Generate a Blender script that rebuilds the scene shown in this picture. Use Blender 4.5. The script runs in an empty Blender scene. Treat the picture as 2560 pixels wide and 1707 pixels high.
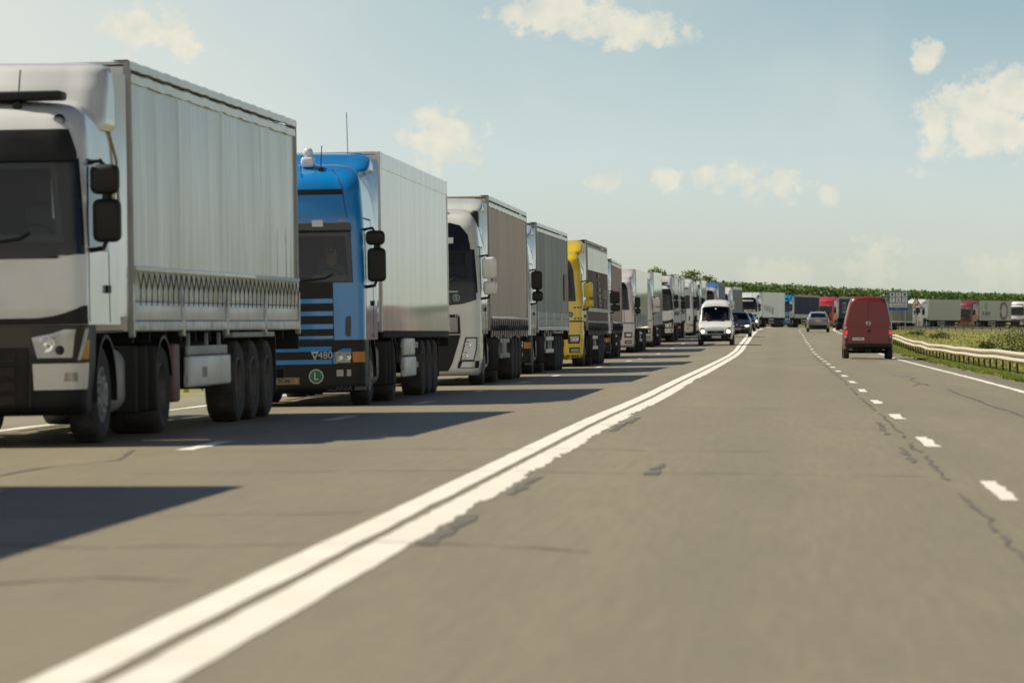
import bpy, bmesh, math, random
import numpy as np
from mathutils import Vector, Matrix, Quaternion
random.seed(7); RNG = np.random.default_rng(11)
SC = bpy.context.scene; COL = SC.collection
R = math.radians
# ------------------------------------------------------------------ camera
F = 10700.0; HOR = 802.0                      # focal length in photo pixels, horizon row
CAMZ = 1.254
cam = bpy.data.objects.new('camera', bpy.data.cameras.new('camera')); COL.objects.link(cam); SC.camera = cam
cam.location = (0, 0, CAMZ); cam.rotation_euler = (R(90), 0, 0)
cd = cam.data; cd.sensor_width = 36; cd.lens = 36*F/2560; cd.shift_y = -(853.5-HOR)/2560
cd.clip_start = .5; cd.clip_end = 12000
cd.dof.use_dof = True; cd.dof.focus_distance = 105; cd.dof.aperture_fstop = 4.0
# ------------------------------------------------------------------ exposure, sun, sky
SC.view_settings.view_transform = 'Standard'; SC.view_settings.look = 'None'
SC.view_settings.exposure = 0.3; SC.view_settings.gamma = 1
SUN_DIR = Vector((1.0, -.35, -1.31)).normalized()
sun = bpy.data.objects.new('sun', bpy.data.lights.new('sun', 'SUN')); COL.objects.link(sun)
sun.rotation_euler = SUN_DIR.to_track_quat('-Z', 'Y').to_euler()
sun.data.energy = 5.0; sun.data.angle = R(.5); sun.data.color = (1, .92, .75)
world = bpy.data.worlds.new('World'); SC.world = world; world.use_nodes = True
def px_dir(x, y): return ((x-1280)/F, (HOR-y)/F)
def build_world():
    nt = world.node_tree; N = nt.nodes; L = nt.links; N.clear()
    def nd(t, **k):
        n = N.new(t)
        for a, b in k.items(): setattr(n, a, b)
        return n
    def math_(op, a, b=None, c=None):
        n = nd('ShaderNodeMath', operation=op)
        for i, v in enumerate((a, b, c)):
            if v is None: continue
            if isinstance(v, (int, float)): n.inputs[i].default_value = v
            else: L.new(v, n.inputs[i])
        return n.outputs[0]
    def mix(f, a, b, bt='MIX'):
        n = nd('ShaderNodeMix', data_type='RGBA', blend_type=bt)
        for s, v in ((0, f), (6, a), (7, b)):
            if isinstance(v, (int, float)): n.inputs[s].default_value = v
            elif isinstance(v, tuple): n.inputs[s].default_value = v+(1,)
            else: L.new(v, n.inputs[s])
        return n.outputs[2]
    def ramp(v, a, b):
        n = nd('ShaderNodeMapRange', interpolation_type='SMOOTHSTEP')
        L.new(v, n.inputs[0]); n.inputs[1].default_value = a; n.inputs[2].default_value = b
        return n.outputs[0]
    sky = nd('ShaderNodeTexSky', sky_type='NISHITA'); sky.sun_disc = False
    sky.sun_elevation = R(51); sky.sun_rotation = R(-70.7); sky.air_density = 1.0; sky.dust_density = 1.4; sky.ozone_density = 1.0
    tc = nd('ShaderNodeTexCoord'); sp = nd('ShaderNodeSeparateXYZ'); L.new(tc.outputs['Generated'], sp.inputs[0])
    X, Y, Z = sp.outputs
    yy = math_('MAXIMUM', Y, .02)
    u = math_('DIVIDE', X, yy); v = math_('DIVIDE', Z, yy)
    cb = nd('ShaderNodeCombineXYZ'); L.new(u, cb.inputs[0]); L.new(v, cb.inputs[1]); P = cb.outputs[0]
    # tone of the low sky: cream haze near the horizon and towards the sun, bluer higher up and away from it
    hi = ramp(v, .012, .085); side = ramp(u, -.16, .14)
    low = mix(ramp(v, 0, .045), (.63, .67, .55), (.77, .865, .835))
    tint = mix(math_('MULTIPLY', hi, math_('ADD', math_('MULTIPLY', side, .75), .25)), low, (.38, .55, .62))
    veil = nd('ShaderNodeTexNoise'); veil.inputs['Scale'].default_value = 14; veil.inputs['Detail'].default_value = 5; L.new(P, veil.inputs['Vector'])
    tint = mix(math_('MULTIPLY', ramp(veil.outputs[0], .45, .75), .35), tint, (.84, .88, .80))
    tint = mix(math_('SUBTRACT', 1.0, ramp(u, -.16, .0)), tint, mix(.5, tint, (.98, .95, .85)))
    # clouds: puffs at given directions, broken up by noise
    nz = nd('ShaderNodeTexNoise'); nz.inputs['Scale'].default_value = 150; nz.inputs['Detail'].default_value = 7; nz.inputs['Roughness'].default_value = .6
    L.new(P, nz.inputs['Vector'])
    nb = nd('ShaderNodeTexNoise'); nb.inputs['Scale'].default_value = 260; nb.inputs['Detail'].default_value = 6; nb.inputs['Roughness'].default_value = .6
    L.new(P, nb.inputs['Vector'])
    puffs = [(370,80,135,85,1),(460,125,95,40,.8),(1390,35,205,75,1.1),(1570,75,205,55,1.05),(1540,105,70,36,.9),(1110,355,130,105,1.0),(1085,310,55,60,.8),
             (1510,450,62,36,.75),(1660,455,55,38,.85),(1810,440,125,52,.8),(1940,470,140,52,.75),(2065,490,36,42,.7),(2310,135,58,56,1.0),
             (2450,300,175,140,1.25),(2530,235,130,90,1.2),(2345,330,85,85,1.1),(1940,675,110,55,.75),(2180,645,130,80,.7),(2140,610,65,40,.5),(2480,680,140,65,.7),(2270,430,60,25,.5),(1730,700,80,45,.5),(760,430,60,30,.0)]
    acc = None
    for (cx, cy, a, b, s) in puffs:
        if s == 0: continue
        cu, cv = px_dir(cx, cy)
        m = nd('ShaderNodeMapping'); m.vector_type = 'POINT'
        m.inputs['Location'].default_value = (-cu*F/a, -cv*F/b, 0); m.inputs['Scale'].default_value = (F/a, F/b, 1)
        L.new(P, m.inputs[0]); ln = nd('ShaderNodeVectorMath', operation='LENGTH'); L.new(m.outputs[0], ln.inputs[0])
        d = math_('MULTIPLY', math_('SUBTRACT', 1.08, ln.outputs['Value']), s*.98)
        acc = d if acc is None else math_('MAXIMUM', acc, d)
    nsum = math_('ADD', math_('MULTIPLY', nz.outputs[0], 2.7), math_('MULTIPLY', nb.outputs[0], .5))
    dens = ramp(math_('ADD', acc, math_('SUBTRACT', nsum, 1.74)), .0, .56)
    dens = math_('MULTIPLY', dens, ramp(acc, 0.0, .22))
    front = ramp(Y, .3, .6); dens = math_('MULTIPLY', dens, front)
    off = nd('ShaderNodeVectorMath', operation='ADD'); L.new(P, off.inputs[0]); off.inputs[1].default_value = (-.0022, .0032, 0)
    nz2 = nd('ShaderNodeTexNoise'); nz2.inputs['Scale'].default_value = 60; nz2.inputs['Detail'].default_value = 3; nz2.inputs['Roughness'].default_value = .6; L.new(off.outputs[0], nz2.inputs['Vector'])
    nz3 = nd('ShaderNodeTexNoise'); nz3.inputs['Scale'].default_value = 60; nz3.inputs['Detail'].default_value = 3; nz3.inputs['Roughness'].default_value = .6; L.new(P, nz3.inputs['Vector'])
    lit = math_('MULTIPLY_ADD', math_('SUBTRACT', nz3.outputs[0], nz2.outputs[0]), 2.6, .55)
    ccol = mix(ramp(lit, .0, 1.0), (.76, .78, .68), (1.0, .93, .75))
    ccol = mix(ramp(v, .0, .03), (.74, .74, .60), ccol)
    # strength keeps the light of the physical sky; the tint is relative to its near-white horizon
    bw = nd('ShaderNodeRGBToBW'); L.new(sky.outputs[0], bw.inputs[0])
    skyc = mix(1.0, sky.outputs[0], mix(ramp(Z, .03, .42), (1.12, 1.10, 1.02), (.14, .25, .42)), 'MULTIPLY')
    # added glow in the unseen low sky behind the camera, brightens truck fronts
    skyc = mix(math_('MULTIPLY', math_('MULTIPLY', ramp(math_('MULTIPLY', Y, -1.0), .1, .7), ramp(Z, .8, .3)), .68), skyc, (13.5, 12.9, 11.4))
    near = math_('MULTIPLY', ramp(Z, .35, .10), front)
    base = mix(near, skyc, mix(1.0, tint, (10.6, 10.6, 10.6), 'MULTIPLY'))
    op = nd('ShaderNodeMapRange'); L.new(v, op.inputs[0]); op.inputs[1].default_value = .008; op.inputs[2].default_value = .046; op.inputs[3].default_value = .42; op.inputs[4].default_value = .80
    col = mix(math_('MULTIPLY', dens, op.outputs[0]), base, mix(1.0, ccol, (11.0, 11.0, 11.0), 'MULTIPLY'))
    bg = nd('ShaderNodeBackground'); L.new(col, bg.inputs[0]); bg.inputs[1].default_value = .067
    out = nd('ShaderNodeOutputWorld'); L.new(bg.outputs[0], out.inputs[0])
build_world()
# ------------------------------------------------------------------ the lie of the land
_cy = [-80, 0, 50, 112, 173, 268, 350, 400, 440, 481, 521, 551, 585, 607, 630, 680, 760, 1200]
_cx = [-7.5, -2.24, 1.03, 5.0, 8.85, 14.75, 19.9, 23.3, 26.6, 31.8, 38.7, 46.4, 60, 69.5, 79.5, 101, 137, 335]
_zy = [-100, 30, 50, 69, 92, 115, 137, 177, 208, 230, 256, 274, 297, 317, 350, 400, 440, 481, 521, 551, 585, 607, 640, 900]
_zz = [0, 0, 0, -.07, -.10, -.15, -.20, -.28, -.27, -.13, -.02, .10, .21, .27, .35, .43, .50, .52, .47, .40, .29, .24, .2, .1]
_fy = np.arange(-100, 1300, 1.0)
def _smooth(a, n):
    k = np.hanning(n+2)[1:-1]; k /= k.sum()
    return np.convolve(np.pad(a, n//2, mode='edge'), k, 'valid')[:len(a)]
_fx = _smooth(np.interp(_fy, _cy, _cx), 31)
_fx[:20] = _fx[20]+(_fy[:20]-_fy[20])*.0655; _fx[-25:] = _fx[-26]+(_fy[-25:]-_fy[-26])*.45
_fz = _smooth(np.interp(_fy, _zy, _zz), 15)
_fs = np.gradient(_fx, _fy)
def XC(y): return np.interp(y, _fy, _fx)
def SL(y): return np.interp(y, _fy, _fs)
def sstep(v, a, b):
    q = np.clip((v-a)/(b-a), 0, 1); return q*q*(3-2*q)
def on(t, y):                                   # road frame to world: t metres right of the double line at station y
    s = SL(y); c = 1/np.sqrt(1+s*s)
    return XC(y)+t*c, y-t*s*c
def TT(x, y):                                   # world to (t, station), two fixed-point steps
    s0 = y
    for _ in range(4):
        s = SL(s0); c = 1/np.sqrt(1+s*s)
        t = (x-XC(s0))*c-(y-s0)*-s*c
        s0 = y+t*s*c
    return t, s0
def ZT(t, s):
    """height of the finished ground at road offset t and station s"""
    z = np.interp(s, _fy, _fz)
    cv = sstep(s, 430, 520)
    tr = np.clip(t, -9, 7.6)
    z = z+(1-cv)*.015*(5.6-np.abs(tr))+cv*(-.022)*(tr+5.6)
    z = z-.07*np.clip(t-7.6, 0, 1.8)-.03*np.clip(t-9.4, 0, 8)-.18*cv*sstep(t, 7.6, 9)
    bank = sstep(s, 330, 455)
    z = z-.05*np.clip(-t-9, 0, 1.5)+bank*((4.45-1.0*sstep(s, 470, 690))*sstep(-t, 10.5, 21)+.004*np.clip(-t-21, 0, 500))
    return z
def GZ(x, y):
    t, s = TT(x, y); return float(ZT(t, s))
def at_px(x, d): return (x-1280)*d/F
# ------------------------------------------------------------------ materials
def mat(name, col, rough=.5, metal=0., coat=0., dirt=0., dcol=(.22, .19, .15), scale=2.5, stretch=(1, 1, 1), bump=0., bscale=40, spec=.5, emit=None):
    m = bpy.data.materials.new(name); m.use_nodes = True; nt = m.node_tree; b = nt.nodes['Principled BSDF']
    b.inputs['Base Color'].default_value = (*col, 1); b.inputs['Roughness'].default_value = rough; b.inputs['Metallic'].default_value = metal
    b.inputs['Coat Weight'].default_value = coat; b.inputs['Coat Roughness'].default_value = .045 if rough < .35 else .2; b.inputs['Specular IOR Level'].default_value = spec
    if emit: b.inputs['Emission Color'].default_value = (*emit[0], 1); b.inputs['Emission Strength'].default_value = emit[1]
    L = nt.links
    if dirt or bump:
        tc = nt.nodes.new('ShaderNodeTexCoord'); mp = nt.nodes.new('ShaderNodeMapping'); mp.inputs['Scale'].default_value = stretch
        L.new(tc.outputs['Object'], mp.inputs[0])
    if dirt:
        n = nt.nodes.new('ShaderNodeTexNoise'); n.inputs['Scale'].default_value = scale; n.inputs['Detail'].default_value = 9; n.inputs['Roughness'].default_value = .62
        L.new(mp.outputs[0], n.inputs['Vector'])
        r = nt.nodes.new('ShaderNodeMapRange'); r.inputs[1].default_value = .38; r.inputs[2].default_value = .72; r.inputs[4].default_value = dirt
        L.new(n.outputs[0], r.inputs[0])
        mx = nt.nodes.new('ShaderNodeMix'); mx.data_type = 'RGBA'; L.new(r.outputs[0], mx.inputs[0])
        mx.inputs[6].default_value = (*col, 1); mx.inputs[7].default_value = (*dcol, 1); L.new(mx.outputs[2], b.inputs['Base Color'])
        rr = nt.nodes.new('ShaderNodeMapRange'); rr.inputs[3].default_value = rough; rr.inputs[4].default_value = min(1, rough+.35); L.new(r.outputs[0], rr.inputs[0])
        L.new(rr.outputs[0], b.inputs['Roughness'])
    if bump:
        n2 = nt.nodes.new('ShaderNodeTexNoise'); n2.inputs['Scale'].default_value = bscale; n2.inputs['Detail'].default_value = 4; L.new(mp.outputs[0], n2.inputs['Vector'])
        bp = nt.nodes.new('ShaderNodeBump'); bp.inputs['Strength'].default_value = bump; bp.inputs['Distance'].default_value = .03
        L.new(n2.outputs[0], bp.inputs['Height']); L.new(bp.outputs[0], b.inputs['Normal'])
    return m
MC = {}
def paint(col):                                                # vehicle paint: clear coat, faint road film
    k = ('p',)+col
    if k not in MC: MC[k] = mat('vehicle_paint', col, .3, 0, 1.0, .32, tuple(.6*c+.06 for c in col), 1.6)
    return MC[k]
def tarp(col, soil=.45):                                       # coated trailer curtain with vertical streaks of road dirt
    k = ('t', soil)+col
    if k not in MC: MC[k] = mat('curtain_fabric', col, .32 if (sum(col) > 1.3 and max(col)-min(col) < .07) else .55, 0, .5 if (sum(col) > 1.3 and max(col)-min(col) < .07) else 0, soil, tuple(.5*c+.03 for c in col), 1.2, (1.6, 1.6, .22),   .09, 3.2, .5 if (sum(col) > 1.3 and max(col)-min(col) < .07) else .1)
    return MC[k]
BLACK = mat('black_plastic', (.010, .0105, .0115), .5, dirt=.25, dcol=(.035, .032, .028), scale=5, spec=.3)
FRIT = mat('black_gloss', (.01, .011, .013), .18)
DARK = mat('chassis_steel', (.012, .012, .013), .7, dirt=.6, dcol=(.036, .032, .027), scale=4, spec=.25)
TYRE = mat('tyre_rubber', (.02, .02, .021), .8, dirt=.85, dcol=(.10, .09, .074), scale=5)
RIM = mat('painted_rim', (.36, .36, .36), .45, .1, dirt=.7, dcol=(.1, .085, .07), scale=8)
DRIM = mat('dark_rim', (.15, .147, .14), .55, .1, dirt=.7, dcol=(.06, .05, .045), scale=8)
ALU = mat('aluminium', (.55, .56, .57), .38, .85, dirt=.5, dcol=(.22, .2, .18), scale=5)
GALV = mat('galvanised_steel', (.50, .44, .34), .5, .2, dirt=.35, dcol=(.42, .38, .31), scale=2)
TANK = mat('grey_tank', (.36, .37, .37), .35, .2, .2, .5, scale=3)
GREYP = mat('grey_panel', (.34, .35, .35), .5, dirt=.5, scale=3)
WHITEP = mat('white_panel', (.68, .69, .67), .4, 0, .2, .4, (.4, .37, .31), 2)
LINING = mat('cab_lining', (.045, .047, .05), .8, bump=.2)
SEAT = mat('seat_fabric', (.09, .09, .095), .9)
CHROME = mat('chrome', (.75, .75, .76), .12, 1)
LENS = mat('lamp_reflector', (.34, .345, .35), .22, .9, .8)
AMBER = mat('amber_lens', (.45, .17, .02), .2, 0, .6)
REDL = mat('red_lens', (.42, .012, .012), .2, 0, .6)
LIT = mat('lit_headlamp', (.9, .85, .75), .2, emit=((1, .86, .66), 3.2))
LITR = mat('lit_tail_lamp', (.5, .01, .01), .2, emit=((1, .035, .03), .75))
GREEN = mat('sticker_green', (.02, .13, .075), .5)
STW = mat('sticker_white', (.55, .62, .56), .5)
DGLASS = mat('tinted_side_glass', (.008, .011, .014), .05, 0, .3)
def glass():
    m = bpy.data.materials.new('windscreen_glass'); m.use_nodes = True; nt = m.node_tree; N = nt.nodes; L = nt.links; N.clear()
    o = N.new('ShaderNodeOutputMaterial'); mx = N.new('ShaderNodeMixShader'); f = N.new('ShaderNodeFresnel'); f.inputs[0].default_value = 1.52
    t = N.new('ShaderNodeBsdfTransparent'); t.inputs[0].default_value = (.66, .73, .74, 1); g = N.new('ShaderNodeBsdfGlossy'); g.inputs['Roughness'].default_value = .03
    g.inputs[0].default_value = (.8, .85, .88, 1)
    L.new(f.outputs[0], mx.inputs[0]); L.new(t.outputs[0], mx.inputs[1]); L.new(g.outputs[0], mx.inputs[2]); L.new(mx.outputs[0], o.inputs[0]); return m
GLASS = glass()
# ------------------------------------------------------------------ mesh helpers
SPLIT = {'lamp_bowl', 'side_window_frame', 'fuel_tank', 'bumper', 'door_seam', 'tank_strap', 'corner_post', 'stake', 'mudguard', 'mudflap', 'trailer_mudguard', 'tail_lamp', 'wiper', 'roof_air_guide', 'side_window', 'underrun_guard', 'sill_trim', 'side_fairing', 'side_marking'}
class G:
    def __init__(s): s.v = []; s.f = []; s.m = []
    def add(s, vs, fs, m=0):
        o = len(s.v); s.v += [tuple(map(float, q)) for q in vs]; s.f += [tuple(i+o for i in q) for q in fs]; s.m += [m]*len(fs); return s
    def box(s, x0, x1, y0, y1, z0, z1, m=0):
        v = [(x, y, z) for z in (z0, z1) for y in (y0, y1) for x in (x0, x1)]
        return s.add(v, [(0, 2, 3, 1), (4, 5, 7, 6), (0, 1, 5, 4), (2, 6, 7, 3), (0, 4, 6, 2), (1, 3, 7, 5)], m)
    def rbox(s, x0, x1, y0, y1, z0, z1, r=.03, m=0, n=3):           # box with rounded edges
        r = min(r, (x1-x0)/2.01, (y1-y0)/2.01, (z1-z0)/2.01); rows = []
        def sec(ins, z):
            rr = max(r-ins, .0005); out = []
            for cx, cy, a0 in ((x1-r, y1-r, 0), (x0+r, y1-r, 90), (x0+r, y0+r, 180), (x1-r, y0+r, 270)):
                for i in range(n+1):
                    a = R(a0+90*i/n); out.append((cx+rr*math.cos(a), cy+rr*math.sin(a), z))
            return out
        for i in range(n+1):
            a = R(90*i/n); rows.append(sec(r-r*math.sin(a), z0+r-r*math.cos(a)))
        for i in range(n+1):
            a = R(90*i/n); rows.append(sec(r-r*math.cos(a), z1-r+r*math.sin(a)))
        return s.rings(rows, m)
    def rings(s, rows, m=0, cap=True, closed=True):
        n = len(rows[0]); v = [q for r_ in rows for q in r_]; f = []
        for i in range(len(rows)-1):
            for j in range(n if closed else n-1):
                k = (j+1) % n; f.append((i*n+j, i*n+k, (i+1)*n+k, (i+1)*n+j))
        if cap: f.append(tuple(range(n-1, -1, -1))); f.append(tuple((len(rows)-1)*n+j for j in range(n)))
        return s.add(v, f, m)
    def grid(s, P, m=0):                                            # P[i][j] points
        ni, nj = len(P), len(P[0])
        return s.add([q for r_ in P for q in r_], [(i*nj+j, i*nj+j+1, (i+1)*nj+j+1, (i+1)*nj+j) for i in range(ni-1) for j in range(nj-1)], m)
    def tube(s, pts, r, n=7, m=0, cap=True):
        pts = [Vector(p) for p in pts]; rows = []; up = Vector((.13, .31, .94))
        for i, p in enumerate(pts):
            t = (pts[min(i+1, len(pts)-1)]-pts[max(i-1, 0)]).normalized(); a = t.cross(up)
            if a.length < .05: a = t.cross(Vector((1, 0, 0)))
            a.normalize(); b = t.cross(a); rr = r[i] if isinstance(r, (list, tuple)) else r
            rows.append([p+a*math.cos(2*math.pi*k/n)*rr+b*math.sin(2*math.pi*k/n)*rr for k in range(n)])
        return s.rings(rows, m, cap)
    def lathe(s, prof, axis='x', c=(0, 0, 0), n=28, m=0, cap=False, a0=0, a1=360):   # prof: (radius, offset along axis)
        rows = []
        for (rad, o) in prof:
            ring = []
            for k in range(n if a1-a0 == 360 else n+1):
                a = R(a0+(a1-a0)*k/n); p, q = rad*math.cos(a), rad*math.sin(a)
                ring.append({'x': (c[0]+o, c[1]+p, c[2]+q), 'y': (c[0]+p, c[1]+o, c[2]+q), 'z': (c[0]+p, c[1]+q, c[2]+o)}[axis])
            rows.append(ring)
        return s.rings(rows, m, cap, a1-a0 == 360)
    def prism(s, poly, axis, a, b, m=0):                            # extrude a 2D polygon along an axis
        def P(u, w, h): return {'x': (h, u, w), 'y': (u, h, w), 'z': (u, w, h)}[axis]
        n = len(poly); v = [P(u, w, a) for u, w in poly]+[P(u, w, b) for u, w in poly]
        return s.add(v, [tuple(range(n-1, -1, -1)), tuple(range(n, 2*n))]+[(i, (i+1) % n, n+(i+1) % n, n+i) for i in range(n)], m)
    def mirror(s):
        n = len(s.v); s.v += [(-x, y, z) for x, y, z in s.v]; s.f += [tuple(i+n for i in reversed(f)) for f in s.f]; s.m += list(s.m); return s
    def mesh(s, name, mats, smooth=38, fix=True):
        me = bpy.data.meshes.new(name); me.from_pydata(s.v, [], s.f)
        for q in (mats if isinstance(mats, (list, tuple)) else [mats]): me.materials.append(q)
        me.polygons.foreach_set('material_index', s.m)
        if fix:
            bm = bmesh.new(); bm.from_mesh(me); bmesh.ops.recalc_face_normals(bm, faces=bm.faces); bm.to_mesh(me); bm.free()
        if smooth:
            me.polygons.foreach_set('use_smooth', [True]*len(me.polygons)); me.set_sharp_from_angle(angle=R(smooth))
        me.update(); return me
    def build(s, name, mats, parent=None, smooth=38, fix=True):
        if name in SPLIT:
            o = None
            for q in s.islands(): o = link(name, q.mesh(name, mats, smooth, fix), parent)
            return o
        return link(name, s.mesh(name, mats, smooth, fix), parent)
    def islands(s):                                                 # one G per connected piece
        u = list(range(len(s.v)))
        def find(a):
            while u[a] != a: u[a] = u[u[a]]; a = u[a]
            return a
        for f in s.f:
            for b in f[1:]: u[find(b)] = find(f[0])
        d = {}
        for f, m in zip(s.f, s.m):
            r_ = find(f[0])
            if r_ not in d: d[r_] = (G(), {})
            q, mp = d[r_]
            for a in f:
                if a not in mp: mp[a] = len(q.v); q.v.append(s.v[a])
            q.f.append(tuple(mp[a] for a in f)); q.m.append(m)
        return [q for q, _ in d.values()]
def link(name, me, parent=None, loc=None, label=None):
    o = bpy.data.objects.new(name, me); COL.objects.link(o)
    if parent is not None: o.parent = parent
    if loc is not None: o.location = loc
    if label: o['label'] = label
    return o
def tag(o, label, cat, group=None):
    o['label'] = label; o['category'] = cat
    if group: o['group'] = group
    return o
def thing(name, label, cat, group=None): return tag(link(name, None), label, cat, group)
def structure(o): o['kind'] = 'structure'; return o
def stuff(o): o['kind'] = 'stuff'; return o
def put(root, x, y, head, roll=0., flip=False, z=None):
    """stand a vehicle on the ground; head = slope dx/dy of its axis; its front is local -Y"""
    e = 2.0; c = math.atan(head); fx, fy = math.sin(c), math.cos(c)
    p = (GZ(x+fx*e, y+fy*e)-GZ(x-fx*e, y-fy*e))/(2*e)
    M = Matrix.Rotation(-c+(math.pi if flip else 0), 4, 'Z') @ Matrix.Rotation(-roll if flip else roll, 4, 'Y') @ Matrix.Rotation(math.atan(p)*(-1 if flip else 1), 4, 'X')
    root.rotation_euler = M.to_euler(); root.location = (x, y, GZ(x, y) if z is None else z)
_txt = {}
def text_mesh(s, size, m, depth=.004, space=1.0):
    k = (s, size, m.name, depth, space)
    if k not in _txt:
        c = bpy.data.curves.new('t', 'FONT'); c.body = s; c.size = size; c.align_x = 'CENTER'; c.align_y = 'CENTER'; c.extrude = depth; c.space_character = space; c.resolution_u = 4
        o = bpy.data.objects.new('t', c); COL.objects.link(o); dg = bpy.context.evaluated_depsgraph_get()
        me = bpy.data.meshes.new_from_object(o.evaluated_get(dg)); bpy.data.objects.remove(o); bpy.data.curves.remove(c)
        me.transform(Matrix.Rotation(R(90), 4, 'X')); me.materials.clear(); me.materials.append(m); me.name = 'lettering'; _txt[k] = me
    return _txt[k]
def letter(s, size, m, parent, loc, rot=(0, 0, 0), name='lettering', space=1.0):
    o = link(name, text_mesh(s, size, m, .004, space), parent, loc); o.rotation_euler = rot; return o
# ------------------------------------------------------------------ lofted vehicle skins
class Skin:
    """surface S(p, z): |p| 0..1 front, 1..2 rounded corner, 2..3 side; rows (z, half width, front y, front bow, corner radius, rear y)"""
    def __init__(s, rows, ease=3):
        a = np.array(rows, float); s.z0, s.z1 = a[0, 0], a[-1, 0]; n = max(8, int((s.z1-s.z0)/.02)); s.z = np.linspace(s.z0, s.z1, n+1)
        s.c = np.array([np.interp(s.z, a[:, 0], a[:, k]) for k in range(1, 6)])
        if ease:
            k = np.ones(2*ease+1)/(2*ease+1)
            for i in range(5): s.c[i] = np.convolve(np.pad(s.c[i], ease, mode='reflect', reflect_type='odd'), k, 'valid')
    def __call__(s, p, z):
        w, yf, b, r, yr = (np.interp(z, s.z, s.c[i]) for i in range(5)); q = abs(p); sg = -1 if p < 0 else 1
        if q <= 1: x = q*(w-r); y = yf+b*q*q
        elif q <= 2: a = (q-1)*math.pi/2; x = w-r+r*math.sin(a); y = yf+b+r-r*math.cos(a)
        else: x = w; y = yf+b+r+(q-2)*(yr-yf-b-r)
        return Vector((sg*x, y, z))
    def p_side(s, y, z):
        w, yf, b, r, yr = (np.interp(z, s.z, s.c[i]) for i in range(5)); return float(2+(y-yf-b-r)/(yr-yf-b-r))
    def normal(s, p, z):
        e = .01; zz = min(max(z, s.z0+e), s.z1-e)
        a = s(min(p+e, 3), zz)-s(max(p-e, -3), zz); b = s(p, zz+e)-s(p, zz-e); n = a.cross(b); return n.normalized()
    def body(s, g, holes=(), m=0, dz=.05, cap=True):
        ps = [-3+.16*i for i in range(6)]+[-2+1/6*i for i in range(6)]+[-1+.1*i for i in range(21)]+[1+1/6*(i+1) for i in range(6)]+[2+.05*(i+1) for i in range(20)]
        ps[0:6] = [-3+.05*i for i in range(20)]; nz = max(2, int(round((s.z1-s.z0)/dz))); zs = np.linspace(s.z0, s.z1, nz+1)
        P = [[s(p, z) for p in ps] for z in zs]; nj = len(ps); f = []
        for i in range(nz):
            for j in range(nj-1):
                if any(inside(h, ps[a], zs[b]) for h in holes for a, b in ((j, i),)) and all(any(inside(h, ps[a], zs[b]) for h in holes) for a, b in ((j+1, i), (j, i+1), (j+1, i+1))): continue
                f.append((i*nj+j, i*nj+j+1, (i+1)*nj+j+1, (i+1)*nj+j))
            f.append((i*nj+nj-1, i*nj, (i+1)*nj, (i+1)*nj+nj-1))
        if cap: f.append(tuple(range(nj-1, -1, -1))); f.append(tuple(nz*nj+j for j in range(nj)))
        g.add([q for r_ in P for q in r_], f, m); return g
    def patch(s, g, rows, off=.008, m=0, dz=.06, dp=.12, rim=True):
        zs = []; 
        for (za, a0, a1), (zb, b0, b1) in zip(rows, rows[1:]):
            n = max(1, int(math.ceil(abs(zb-za)/dz)))
            for k in range(n): t = k/n; zs.append((za+(zb-za)*t, a0+(b0-a0)*t, a1+(b1-a1)*t))
        zs.append(rows[-1]); npp = max(1, int(math.ceil(max(abs(b-a) for _, a, b in zs)/dp))); P = []
        for (z, a, b) in zs: P.append([(s(p, z), s.normal(p, z)) for p in [a+(b-a)*k/npp for k in range(npp+1)]])
        T = [[q+n*off for q, n in r_] for r_ in P]; g.grid(T, m)
        if rim:
            B = [[q-n*.004 for q, n in r_] for r_ in P]
            for A, C in ((T[0], B[0]), (T[-1], B[-1]), ([r_[0] for r_ in T], [r_[0] for r_ in B]), ([r_[-1] for r_ in T], [r_[-1] for r_ in B])): g.grid([A, C], m)
        return g
def inside(rows, p, z, eps=1e-6):
    lo, hi = (rows[0], rows[-1]) if rows[0][0] < rows[-1][0] else (rows[-1], rows[0])
    if z < lo[0]-eps or z > hi[0]+eps: return False
    rs = sorted(rows); zz = [r_[0] for r_ in rs]
    return np.interp(z, zz, [r_[1] for r_ in rs])-eps <= p <= np.interp(z, zz, [r_[2] for r_ in rs])+eps
def frame_rows(rows, zi, pi_):                                   # four strips round a window outline
    rs = sorted(rows); zz = [r_[0] for r_ in rs]; a, b = zz[0], zz[-1]
    L_ = lambda z: float(np.interp(z, zz, [r_[1] for r_ in rs])); H_ = lambda z: float(np.interp(z, zz, [r_[2] for r_ in rs]))
    mid = [a+zi]+[z for z in zz if a+zi < z < b-zi]+[b-zi]
    return [[(a, L_(a), H_(a)), (a+zi, L_(a+zi), H_(a+zi))], [(b-zi, L_(b-zi), H_(b-zi)), (b, L_(b), H_(b))],
            [(z, L_(z), L_(z)+pi_) for z in mid], [(z, H_(z)-pi_, H_(z)) for z in mid]]
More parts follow.
